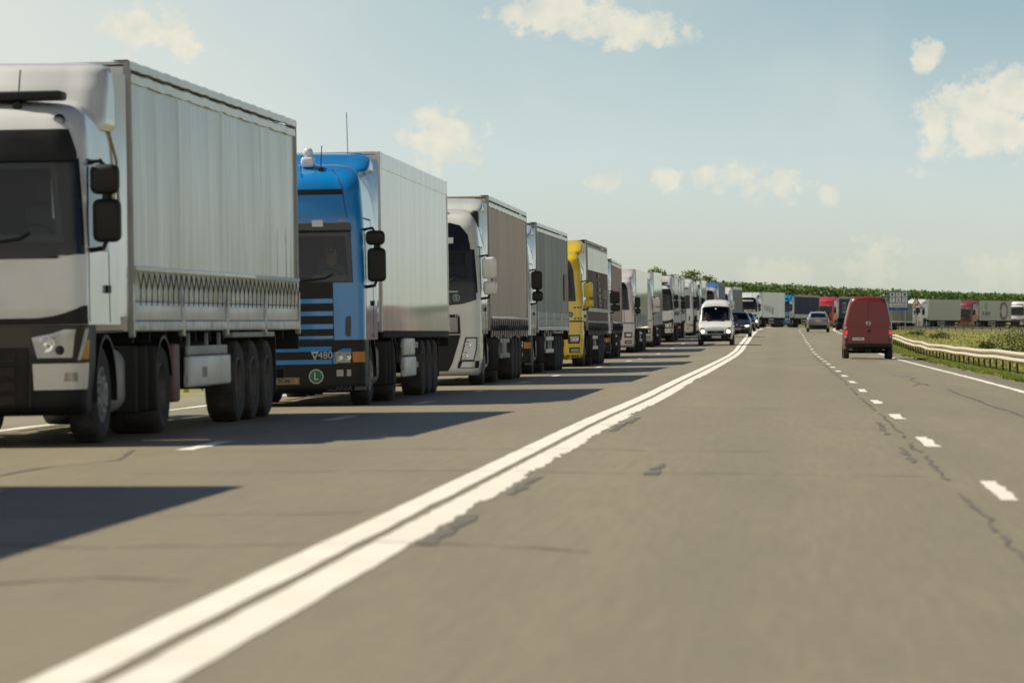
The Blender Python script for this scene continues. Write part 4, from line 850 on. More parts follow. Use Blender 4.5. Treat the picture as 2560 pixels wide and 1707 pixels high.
# ------------------------------------------------------------------ vans and cars
class Shell:
    """car body: stations (y, sill z, widest z, half width, belt z, roof-edge half width, top z); c: 0 roof line, 1 roof edge, 2 belt, 3 widest, 4 sill"""
    def __init__(s, st, soft=.05, crown=.03):
        a = np.array(st, float); s.y = np.arange(a[0, 0], a[-1, 0]+1e-6, .02); s.f = np.array([np.interp(s.y, a[:, 0], a[:, k]) for k in range(1, 7)])
        n = max(1, int(soft/.02)); k = np.ones(2*n+1)/(2*n+1)
        for i in range(6): s.f[i] = np.convolve(np.pad(s.f[i], n, mode='reflect', reflect_type='odd'), k, 'valid')
        s.crown = crown; s.u = np.linspace(0, 4, 49)
    def sec(s, y):
        z0, zm, w, zb, wr, zr = (np.interp(y, s.y, q) for q in s.f); zb = min(zb, zr-.02); zm = min(zm, zb-.02)
        kx = [0, wr, w*.975, w, w*.95]; kz = [zr+s.crown, zr-.015, zb, zm, z0]
        x = np.interp(s.u, range(5), kx); z = np.interp(s.u, range(5), kz); k = np.array([1, 2, 3, 2, 1.])/9
        xe = np.concatenate([-x[2:0:-1], x, x[-1:], x[-1:]]); ze = np.concatenate([z[2:0:-1], z, z[-1:], z[-1:]])
        x2, z2 = np.convolve(xe, k, 'valid'), np.convolve(ze, k, 'valid')
        for _ in range(2):
            xe = np.concatenate([-x2[2:0:-1], x2, x2[-1:], x2[-1:]]); ze = np.concatenate([z2[2:0:-1], z2, z2[-1:], z2[-1:]]); x2, z2 = np.convolve(xe, k, 'valid'), np.convolve(ze, k, 'valid')
        return x2, z2
    def __call__(s, y, c):
        x, z = s.sec(y); q = abs(c); return Vector(((1 if c >= 0 else -1)*float(np.interp(q, s.u, x)), y, float(np.interp(q, s.u, z))))
    def body(s, g, holes=(), dy=.07, arch=()):
        ys = np.linspace(s.y[0], s.y[-1], int((s.y[-1]-s.y[0])/dy)+1); cs = np.concatenate([-np.linspace(4, 0, 33), np.linspace(0, 4, 33)[1:]]); P = []
        for y in ys:
            x, z = s.sec(y); P.append([(float(np.sign(c)*np.interp(abs(c), s.u, x)), float(y), float(np.interp(abs(c), s.u, z))) for c in cs])
        nj = len(cs); f = []
        for i in range(len(ys)-1):
            for j in range(nj-1):
                q = [(ys[a], cs[b]) for a, b in ((i, j), (i+1, j), (i, j+1), (i+1, j+1))]
                if any(all(inside(h, c, y) for y, c in q) for h in holes): continue
                mid = np.mean([P[a][b] for a, b in ((i, j), (i+1, j), (i, j+1), (i+1, j+1))], 0)
                if any(math.hypot(mid[1]-ya, mid[2]-za) < ra and abs(mid[0]) > .5 for ya, za, ra in arch): continue
                f.append((i*nj+j, i*nj+j+1, (i+1)*nj+j+1, (i+1)*nj+j))
            f.append((i*nj+nj-1, i*nj, (i+1)*nj, (i+1)*nj+nj-1))
        f.append(tuple(range(nj-1, -1, -1))); f.append(tuple((len(ys)-1)*nj+j for j in range(nj)))
        g.add([q for r_ in P for q in r_], f); return g
    def normal(s, y, c):
        e = .02; a = s(min(y+e, s.y[-1]), c)-s(max(y-e, s.y[0]), c); b = s(y, min(c+.06, 4))-s(y, max(c-.06, -4)); n = b.cross(a); return n.normalized()*-1 if False else n.normalized()
    def patch(s, g, rows, off=.01, m=0, rim=True):
        out = []
        for (ya, a0, a1), (yb, b0, b1) in zip(rows, rows[1:]):
            n = max(1, int(math.ceil(abs(yb-ya)/.08)))
            for k in range(n): t = k/n; out.append((ya+(yb-ya)*t, a0+(b0-a0)*t, a1+(b1-a1)*t))
        out.append(rows[-1]); npp = max(2, int(max(abs(b-a) for _, a, b in out)/.12)); P = []
        for y, a, b in out:
            r_ = []
            for k in range(npp+1):
                c = a+(b-a)*k/npp; q = s(y, c); n = s.normal(y, c)
                if n.dot(q-Vector((0, 0, .7))) < 0: n = -n
                r_.append((q, n))
            P.append(r_)
        T = [[q+n*off for q, n in r_] for r_ in P]; g.grid(T, m)
        if rim:
            B = [[q-n*.006 for q, n in r_] for r_ in P]
            for A, C in ((T[0], B[0]), (T[-1], B[-1]), ([r_[0] for r_ in T], [r_[0] for r_ in B]), ([r_[-1] for r_ in T], [r_[-1] for r_ in B])): g.grid([A, C], m)
        return g
    def face_y(s, x, z, end=-1):
        """how far forward (end=-1) or back (end=1) the skin reaches at (x, z)"""
        y0 = s.y[0] if end < 0 else s.y[-1]
        for k in range(150):
            y = y0-end*.02*k; X, Z = s.sec(y)
            if z <= Z[0] and z >= Z[-1] and abs(x) <= np.interp(-z, -Z, X): return y
        return y-end*0
    def plate(s, g, poly_rows, end=-1, off=.012, thick=.02, m=0):
        """flat-ish panel on the nose or tail; rows (z, x0, x1)"""
        rows = []
        for (za, a0, a1), (zb, b0, b1) in zip(poly_rows, poly_rows[1:]):
            n = max(1, int(math.ceil(abs(zb-za)/.05)))
            for k in range(n): t = k/n; rows.append((za+(zb-za)*t, a0+(b0-a0)*t, a1+(b1-a1)*t))
        rows.append(poly_rows[-1]); n = max(2, int(max(b-a for _, a, b in rows)/.08)); P = []
        for z, a, b in rows: P.append([(a+(b-a)*k/n, s.face_y(a+(b-a)*k/n, z, end)+end*off, z) for k in range(n+1)])
        B = [[(x, y-end*thick, z) for x, y, z in r_] for r_ in P]; g.grid(P, m)
        for A, C in ((P[0], B[0]), (P[-1], B[-1]), ([r_[0] for r_ in P], [r_[0] for r_ in B]), ([r_[-1] for r_ in P], [r_[-1] for r_ in B])): g.grid([A, C], m)
        return g
def both(rows): return [rows, [(z, -b, -a) for z, a, b in rows]]
def car_wheels(root, ya, yb, x, r, w=.22):
    for y in (ya, yb):
        for q in (-1, 1): wheel(root, q*x, y, r, w, 'car')
def underbody(root, w, y0, y1, z0, z1, ya, yb):
    g = G(); g.rbox(-w*.62, w*.62, y0, y1, z0, z1, .05)
    for y in (ya, yb): g.box(-w*.8, w*.8, y-.06, y+.06, .22, .34)
    return g.build('underbody', DARK, root)
def plates(root, S, txt, x, z, end, band=True, col=None, w=.52, h=.115):
    y = S.face_y(x, z, end)+end*.02; g = G(); g.rbox(x-w/2, x+w/2, min(y, y+end*.015), max(y, y+end*.015), z-h/2, z+h/2, .006); p = g.build('number_plate', col or mat('plate_white', (.62, .63, .6), .4), root)
    yo = y+end*.018
    if band: g = G(); b = -1 if end < 0 else 1; g.box(*sorted((x+b*w/2, x+b*(w/2-.05))), min(yo, yo-end*.006), max(yo, yo-end*.006), z-h/2, z+h/2); g.build('plate_band', mat('plate_blue', (.02, .05, .3), .4), p)
    letter(txt, h*.72, BLACK, p, (x+(.02 if end < 0 else -.02), yo, z), (0, 0, 0 if end < 0 else math.pi)); return p
def white_van():
    root = thing('delivery_van', 'white high-roofed van with lit headlights coming towards us, two people inside', 'van'); x, y = at_px(1789.5, 229.5), 229.5; put(root, x+.064*2.4, y+2.4, .064, ROLL*.6)
    Pm = paint((.66, .67, .66))
    S = Shell([(-2.62, .42, .55, .70, .60, .55, .66), (-2.58, .36, .58, .80, .80, .66, .92), (-2.5, .33, .6, .87, .98, .72, 1.02), (-2.25, .32, .62, .93, 1.08, .76, 1.13), (-1.86, .32, .7, .96, 1.2, .78, 1.27), (-1.78, .32, .7, .96, 1.22, .80, 1.36), (-1.22, .32, .75, .965, 1.26, .78, 2.06), (-1.05, .32, .75, .965, 1.27, .74, 2.28), (-.7, .32, .75, .965, 1.3, .66, 2.41), (0, .32, .75, .965, 1.32, .64, 2.44), (2.6, .32, .75, .965, 1.32, .64, 2.44), (2.7, .36, .75, .95, 1.32, .62, 2.40)])
    ws = [(-1.76, -.93, .93), (-1.24, -.93, .93)]
    g = G(); S.body(g, [[(-1.74, -.90, .90), (-1.26, -.90, .90)], [(-1.36, 1.2, 1.8), (-.56, 1.2, 1.8)], [(-1.36, -1.8, -1.2), (-.56, -1.8, -1.2)]], .04, [(-1.72, .36, .42), (1.6, .36, .42)]); B = g.build('body', Pm, root, 45)
    g = G()
    for a, b in ((.93, 1.0), (-1.0, -.93)): S.patch(g, [(-1.78, a, b), (-1.22, a, b)], .008)
    S.patch(g, [(-1.79, -.98, .98), (-1.74, -.98, .98)], .008); S.patch(g, [(-1.26, -.98, .98), (-1.20, -.98, .98)], .008); g.build('windscreen_frame', FRIT, B)
    g = G(); S.patch(g, ws, .012, rim=False); g.build('windscreen', GLASS, B)
    g = G()
    for a, b in ((1.12, 1.86), (-1.86, -1.12)): S.patch(g, [(-1.42, a, b), (-.5, a, b)], .008, rim=False)
    g.build('side_window', GLASS, B)
    g = G(); g.add([(-.86, -1.5, .5), (.86, -1.5, .5), (.86, .2, .5), (-.86, .2, .5), (-.74, -1.1, 2.15), (.74, -1.1, 2.15), (.74, .2, 2.2), (-.74, .2, 2.2)], [(0, 1, 2, 3), (4, 7, 6, 5), (3, 2, 6, 7)]); g.rbox(-.84, .84, -1.75, -1.3, .8, 1.2, .06); g.build('cab_lining', LINING, B)
    for x_ in (-.5, .5): g = G(); g.rbox(x_-.25, x_+.25, -.72, -.58, .9, 1.62, .06); g.rbox(x_-.25, x_+.25, -1.15, -.6, .75, .92, .06); g.build('seat', SEAT, B)
    g = G(); g.tube([(.5+.19*math.cos(a), -1.22+.06*math.sin(a), 1.2+.19*math.sin(a)) for a in np.linspace(0, 6.283, 22)], .014, 6); g.build('steering_wheel', BLACK, B)
    g = G(); S.plate(g, [(.33, -.84, .84), (.50, -.88, .88), (.60, -.88, .88)], off=.03); S.plate(g, [(.60, .3, .86), (.64, .4, .86)], off=.03); g.build('bumper', BLACK, B)
    g = G(); S.plate(g, [(.63, -.42, .42), (.75, -.46, .46), (.80, -.44, .44)], off=.02); g.build('grille', BLACK, B); g = G(); S.plate(g, [(.605, -.48, .48), (.63, -.5, .5)], off=.03); g.build('grille_trim', Pm, B)
    g = G()
    for r_ in both([(.64, .50, .84), (.80, .50, .86), (.97, .66, .84)]): S.plate(g, r_, off=.014)
    g.build('headlight_housing', LENS, B)
    for q in (-1, 1):
        g = G(); yy = S.face_y(.68, .75); g.lathe([(.001, -.05), (.07, -.045), (.095, -.02), (.1, .06)], 'y', (q*.68, yy-.005, .75), 18); g.build('headlight', LIT, B)
        g = G(); S.plate(g, [(.86, min(q*.70, q*.82), max(q*.70, q*.82)), (.95, min(q*.70, q*.80), max(q*.70, q*.80))], off=.024); g.build('indicator', AMBER, B)
        g = G(); g.rbox(*sorted((q*1.0, q*1.17)), -1.52, -1.38, 1.28, 1.62, .04); g.tube([(q*.9, -1.45, 1.3), (q*1.06, -1.45, 1.36)], .03, 6); g.build('mirror', BLACK, B)
        g = G(); g.tube([(q*.5-.5, -1.85, 1.29), (q*.5-.05, -1.82, 1.36), (q*.5+.2, -1.80, 1.40)], .012, 5); g.build('wiper', BLACK, B)
    g = G(); S.patch(g, [(-1.86, -.58, .58), (-1.80, -.60, .60)], .012); g.build('scuttle_vent', BLACK, B)
    g = G(); S.patch(g, [(-1.34, -.06, .06), (-1.30, -.06, .06)], .02); g.build('windscreen_sticker', WHITEP, B)
    yy = S.face_y(0, .74)-.04; g = G(); g.lathe([(.075, -.008), (.085, 0), (.075, .01)], 'y', (0, yy, .735), 20)
    for a in (90, 210, 330): g.box(-.001, .001, yy, yy+.006, .735, .736); g.tube([(0, yy, .735), (.078*math.cos(R(a)), yy, .735+.078*math.sin(R(a)))], .010, 5)
    g.build('emblem', CHROME, B)
    g = G(); g.tube([(.03, -.7, 2.46), (.03, -.62, 2.72)], .007, 5); g.build('antenna', BLACK, B)
    plates(root, S, 'CL 76 CYH', .02, .47, -1); car_wheels(root, -1.72, 1.6, .84, .36, .23); underbody(root, .9, -2.3, 2.5, .3, .6, -1.72, 1.6)
    sh1 = mat('pink_shirt', (.42, .2, .19), .8); sh2 = mat('grey_white_shirt', (.38, .41, .45), .8)
    person('van passenger in a pink shirt next to the driver', sh1, (-.48, -.9, .92), root, 0, 'people in the white van'); person('van driver in a pale shirt at the wheel of the white van', sh2, (.5, -.88, .92), root, 0, 'people in the white van')
def red_van():
    d = 171.; root = thing('panel_van', 'dark red windowless high-roofed van driving away, brake lights on', 'van'); x = at_px(2170.5, d); put(root, x+.064*2.75, d+2.75, .064, 0, True, None)
    Pm = paint((.30, .008, .010)); Pm = mat('red_vehicle_paint', (.17, .004, .006), .36, 0, .5, .15, (.10, .012, .012), 2)
    S = Shell([(-2.8, .45, .6, .75, .7, .6, .85), (-2.7, .36, .6, .9, 1.0, .7, 1.08), (-1.9, .34, .7, .98, 1.2, .8, 1.3), (-1.2, .34, .8, .99, 1.25, .78, 2.1), (-.8, .34, .8, .99, 1.25, .70, 2.42), (0, .34, .8, .99, 1.28, .70, 2.47), (2.5, .34, .8, .985, 1.28, .70, 2.47), (2.66, .36, .8, .97, 1.28, .69, 2.45), (2.74, .42, .8, .95, 1.28, .66, 2.40), (2.78, .45, .8, .92, 1.28, .62, 2.34)], .03, .035)
    g = G(); S.body(g, (), .05, [(-1.8, .36, .42), (1.75, .36, .42)]); B = g.build('body', Pm, root, 50)
    E = 1
    g = G(); S.plate(g, [(.66, -.78, .78), (1.6, -.80, .80), (2.05, -.68, .68), (2.26, -.56, .56)], E, .012); dr = g.build('rear_door', Pm, B)
    g = G(); S.plate(g, [(.66, -.006, .006), (2.26, -.006, .006)], E, .0155); S.plate(g, [(1.28, -.78, .78), (1.29, -.78, .78)], E, .014); g.build('door_seam', BLACK, B)
    g = G(); S.plate(g, [(.38, -.93, .93), (.62, -.95, .95)], E, .07, .1); bu = g.build('bumper', BLACK, B); 
    for q in (-1, 1):
        g = G(); S.plate(g, [(.66, *sorted((q*.82, q*.955))), (1.36, *sorted((q*.82, q*.955)))], E, .014, .06); g.build('tail_lamp_housing', FRIT, B)
        g = G(); S.plate(g, [(.98, *sorted((q*.83, q*.95))), (1.14, *sorted((q*.83, q*.95)))], E, .026, .06); g.build('tail_lamp', LITR, B)
        g = G(); S.plate(g, [(.84, *sorted((q*.845, q*.94))), (.94, *sorted((q*.845, q*.94)))], E, .024, .06); S.plate(g, [(1.2, *sorted((q*.845, q*.94))), (1.3, *sorted((q*.845, q*.94)))], E, .024, .06); g.build('reversing_lamp', GREYP, B)
        g = G(); g.rbox(*sorted((q*1.05, q*1.25)), -1.35, -1.2, 1.15, 1.45, .05); g.tube([(q*.93, -1.3, 1.2), (q*1.1, -1.28, 1.25)], .035, 6); g.build('mirror', BLACK, B)
        g = G(); g.lathe([(.036, -.005), (.045, 0), (.036, .006)], 'y', (q*.86 if q < 0 else .86, 2.81, 1.3), 16) if q < 0 else g.rbox(.84, .9, 2.78, 2.81, .9, .95, .01); g.build('hinge', GREYP, B)
        g = G(); S.patch(g, [(2.0, *(sorted((q*1.1, q*3.95)))), (2.012, *(sorted((q*1.1, q*3.95))))], .003); g.build('panel_seam', BLACK, B)
    yy = S.face_y(0, 1.42, 1)+.03; g = G(); g.lathe([(.078, .0), (.09, .008), (.078, .012)], 'y', (0, yy, 1.42), 22)
    V = [(-.055, .055), (-.022, -.055), (0, .0), (.022, -.055), (.055, .055)]
    g.tube([(a, yy+.006, 1.42+b) for a, b in V], .009, 5); g.tube([(-.028, yy+.006, 1.49), (0, yy+.006, 1.43), (.028, yy+.006, 1.49)], .009, 5); g.build('emblem', CHROME, B)
    g = G(); yy = S.face_y(0, 1.12, 1); g.rbox(-.12, .02, yy, yy+.05, 1.09, 1.15, .015); g.build('door_handle', BLACK, B)
    plates(root, S, 'B 11 EBG', .42, .80, 1); car_wheels(root, -1.8, 1.75, .87, .36, .24); underbody(root, .92, -2.5, 2.6, .32, .6, -1.8, 1.75)
    g = G(); g.tube([(-.3, 2.0, .36), (-.32, 2.72, .33)], .035, 8); g.rbox(-.12, .12, 2.55, 2.7, .24, .42, .03); g.rbox(.4, .6, 2.4, 2.65, .3, .44, .03); g.build('exhaust', DARK, root)
SUVST = lambda H, w, L: [(-L/2, .40, .55, w*.72, .60, w*.6, .68), (-L/2+.07, .28, .58, w*.88, .78, w*.7, .86), (-L/2+.3, .24, .6, w*.97, .90, w*.76, .97), (-L/2+1.0, .24, .65, w, 1.0, w*.80, 1.08), (-L/2+1.12, .24, .65, w, 1.02, w*.80, 1.12), (-L/2+1.75, .24, .68, w, 1.05, w*.70, H-.10), (-L/2+2.2, .24, .7, w, 1.06, w*.68, H-.02), (L/2-1.2, .24, .7, w, 1.08, w*.67, H-.04), (L/2-.5, .25, .7, w*.98, 1.10, w*.66, H-.12), (L/2-.16, .28, .72, w*.94, 1.10, w*.72, 1.16), (L/2-.04, .34, .72, w*.88, 1.0, w*.7, 1.06), (L/2, .42, .7, w*.78, .9, w*.6, .96)]
def car(label, col, xpx, d, H, w, L, t=None, away=False, kind='suv', plate=('PH 21 TMX', .66), lights=3, rack=False, name='parked_car', head=.064, halfpx=None):
    root = thing(name, label, 'car'); X = at_px(xpx, d); put(root, X+head*L/2, d+L/2, head, 0, away)
    S = Shell(SUVST(H, w, L), .05, .025); Pm = paint(col); g = G(); wr = .35; ya, yb = -L/2+.88, L/2-.92
    S.body(g, [[(-L/2+1.18, -.88, .88), (-L/2+1.68, -.88, .88)]], .05, [(ya, wr, wr+.06), (yb, wr, wr+.06)]); B = g.build('body', Pm, root, 45)
    a, b = -L/2+1.14, -L/2+1.74
    g = G(); S.patch(g, [(a, -.96, .96), (b, -.96, .96)], .006, rim=False); g.build('windscreen', GLASS, B)
    g = G(); g.add([(-w*.86, a+.2, .4), (w*.86, a+.2, .4), (w*.86, L/2-.8, .4), (-w*.86, L/2-.8, .4), (-w*.62, b+.1, H-.12), (w*.62, b+.1, H-.12), (w*.6, L/2-.8, H-.14), (-w*.6, L/2-.8, H-.14)], [(0, 1, 2, 3), (4, 7, 6, 5), (3, 2, 6, 7), (0, 3, 7, 4), (1, 5, 6, 2)]); g.rbox(-w*.8, w*.8, a+.1, a+.55, .7, 1.0, .05)
    for x_ in (-.38, .38): g.rbox(x_-.24, x_+.24, b+.35, b+.5, .6, 1.22, .05); g.rbox(x_-.12, x_+.12, b+.36, b+.47, 1.22, 1.4, .04)
    g.build('interior', LINING, B)
    g = G()
    for s0, s1 in ((1.14, 1.88), (-1.88, -1.14)):
        for y0, y1 in ((a+.62, a+1.45), (a+1.52, a+2.3)): S.patch(g, [(y0, s0, s1), (y1, s0, s1)], .006)
    g.build('side_window', DGLASS, B)
    g = G(); S.patch(g, [(L/2-.50, -.93, .93), (L/2-.17, -.93, .93)], .008); g.build('rear_window', DGLASS, B)
    g = G()
    S.plate(g, [(.30, -w*.80, w*.80), (.52, -w*.86, w*.86)], -1, .03, .06); S.plate(g, [(.36, -w*.74, w*.74), (.58, -w*.80, w*.80)], 1, .03, .06); g.build('bumper', BLACK, B)
    g = G(); S.plate(g, [(.56, -w*.5, w*.5), (.74, -w*.56, w*.56)], -1, .02, .04); g.build('grille', FRIT, B); g = G(); S.plate(g, [(.745, -w*.6, w*.6), (.765, -w*.6, w*.6)], -1, .025, .04); g.build('grille_trim', CHROME, B)
    for q in (-1, 1):
        g = G(); S.plate(g, [(.66, *sorted((q*w*.58, q*w*.84))), (.79, *sorted((q*w*.56, q*w*.86)))], -1, .014, .04); g.build('headlight_housing', LENS if lights != 3 else FRIT, B)
        if lights:
            g = G()
            for k in range(lights):
                xk = q*w*(.60+.095*k) if lights > 1 else q*w*.70; r_ = .05 if lights > 1 else .085; yy = S.face_y(abs(xk), .725, -1); g.lathe([(.001, -.03), (r_*.7, -.026), (r_, -.01), (r_, .03)], 'y', (xk, yy-.008, .725+.01*k), 12)
            g.build('headlight', LIT, B)
        g = G(); S.plate(g, [(.80, *sorted((q*w*.55, q*w*.86))), (.95, *sorted((q*w*.6, q*w*.9)))], 1, .014, .05); g.build('tail_lamp', REDL, B)
        g = G(); g.rbox(*sorted((q*(w+.02), q*(w+.20))), a+.48, a+.6, .98, 1.14, .04); g.tube([(q*(w-.08), a+.56, 1.0), (q*(w+.08), a+.55, 1.04)], .025, 6); g.build('mirror', FRIT, B)
        g = G(); g.tube([(q*w*.60, -L/2+2.0, H-.02), (q*w*.60, -L/2+2.1, H+.035), (q*w*.60, L/2-1.0, H+.02), (q*w*.60, L/2-.85, H-.03)], .02, 6); g.build('roof_rail', ALU, B)
        g = G(); S.patch(g, [(ya-.44, *sorted((q*3.3, q*3.98))), (ya-.38, *sorted((q*3.3, q*3.98)))], .012); S.patch(g, [(ya+.44, *sorted((q*3.55, q*3.98))), (yb-.44, *sorted((q*3.55, q*3.98)))], .012); g.build('sill_trim', BLACK, B)
    if rack:
        g = G(); z = H+.06
        for y in (-L/2+2.0, L/2-1.3): g.tube([(-w*.62, y, z), (w*.62, y, z)], .022, 6)
        for q in (-1, 1): g.tube([(q*w*.55, -L/2+1.8, z+.16), (q*w*.55, L/2-1.2, z+.16)], .02, 6); g.tube([(q*w*.55, -L/2+1.8, z), (q*w*.45, -L/2+1.82, z+.16)], .02, 6)
        g.tube([(-w*.55, -L/2+1.8, z+.16), (w*.55, -L/2+1.8, z+.16)], .022, 6); g.build('roof_rack', WHITEP, B)
    yy = S.face_y(0, .80 if not away else .98, -1 if not away else 1); g = G(); g.lathe([(.001, -.012), (.045, -.01), (.055, .01)], 'y', (0, yy-.02 if not away else yy+.01, .79 if not away else 1.0), 16); g.build('emblem', CHROME, B)
    plates(root, S, plate[0], 0, plate[1], 1 if away else -1, col=mat('plate_pink', (.52, .36, .32), .5) if plate[1] < .6 else None)
    car_wheels(root, ya, yb, w-.12, wr, .23); underbody(root, w, -L/2+.3, L/2-.3, .24, .5, ya, yb); return root
white_van(); red_van()
car('dark blue SUV with triple lit headlamps straddling the double line behind the white van', (.010, .016, .032), 1842, 278, 1.66, .95, 4.6, plate=('CT 09 XYZ', .54), lights=3, name='dark_car')
car('dark car half hidden between the dark blue SUV and the silver car', (.012, .02, .034), 1861, 342, 1.52, .89, 4.4, lights=0, name='dark_car')
car('silver car with lit headlamp and roof rack, last of the oncoming cars', (.50, .52, .55), 1874, 392, 1.50, .88, 4.3, lights=1, rack=True, name='silver_car')
car('grey SUV driving away towards the bend', (.15, .16, .168), 2045, 343, 1.64, .925, 4.5, away=True, plate=('IF 14 KSA', .92), lights=0, name='grey_car')
person('truck driver in a grey shirt at the wheel of the blue truck', mat('grey_shirt', (.12, .15, .17), .8), (.62, -1.45, 1.62), BLUETRUCK)
# ------------------------------------------------------------------ guard rails
def guard_rail(label, t0, s0, s1, step, h, side, spacer, deep=0.0):
    root = thing('guard_rail', label, 'guard rail')
    prof = [(.0, -.155), (.012, -.150), (.04, -.118), (.078, -.10), (.078, -.062), (.04, -.03), (.0, -.012), (.0, .012), (.04, .03), (.078, .062), (.078, .10), (.04, .118), (.012, .150), (.0, .155)]
    ss = np.arange(s0, s1, 2.0); P = []
    wob = _smooth(RNG.normal(0, .10, len(ss)), 9); wob2 = _smooth(RNG.normal(0, .06, len(ss)), 7)
    for s, w_, w2 in zip(ss, wob, wob2):
        row = []
        for (o, z) in prof:
            a = np.array([t0-side*o+w2]); x, y = on(a, s); row.append((float(x[0]), float(y[0]), float(ZT(np.array([t0]), np.array([s]))[0])-deep+h-.16+z+w_*.5))
        P.append(row)
    g = G(); g.grid(P); g.grid([[(x+.004*side, y, z) for x, y, z in r_] for r_ in P]); bm = g.build('beam', GALV, root, 50, fix=False)
    ps = np.arange(s0+.7, s1-.5, step)
    for i, s in enumerate(ps):
        a = np.array([t0+side*.10]); x, y = on(a, s); z = float(ZT(np.array([t0]), np.array([s]))[0])-deep
        g = G(); g.rbox(-.03, .03, -.06, .06, -.3, h-.03, .008); p = g.build('post', mat_post, root); p.location = (float(x[0]), float(y[0]), z); p.rotation_euler = (0, 0, -math.atan(float(SL(s))))
        if spacer and i % 2 == 0:
            g = G(); g.prism([(0, -.05), (.0, .05), (.09*-side, .012), (.09*-side, -.012)], 'z', h-.22, h-.10); q = g.build('spacer', mat_rust, root); q.location = p.location; q.rotation_euler = p.rotation_euler
mat_post = mat('weathered_post', (.035, .033, .03), .7, dirt=.4, scale=5); mat_rust = mat('rusty_spacer', (.12, .05, .03), .8)
guard_rail('pale double-wave guard rail on dark posts beside the red van', 8.5, 80, 360, 3.9, .72, 1, True, .06)
guard_rail('far guard rail seen from behind in front of the trucks on the bend', 9.6, 470, 700, 4.2, .72, 1, False)
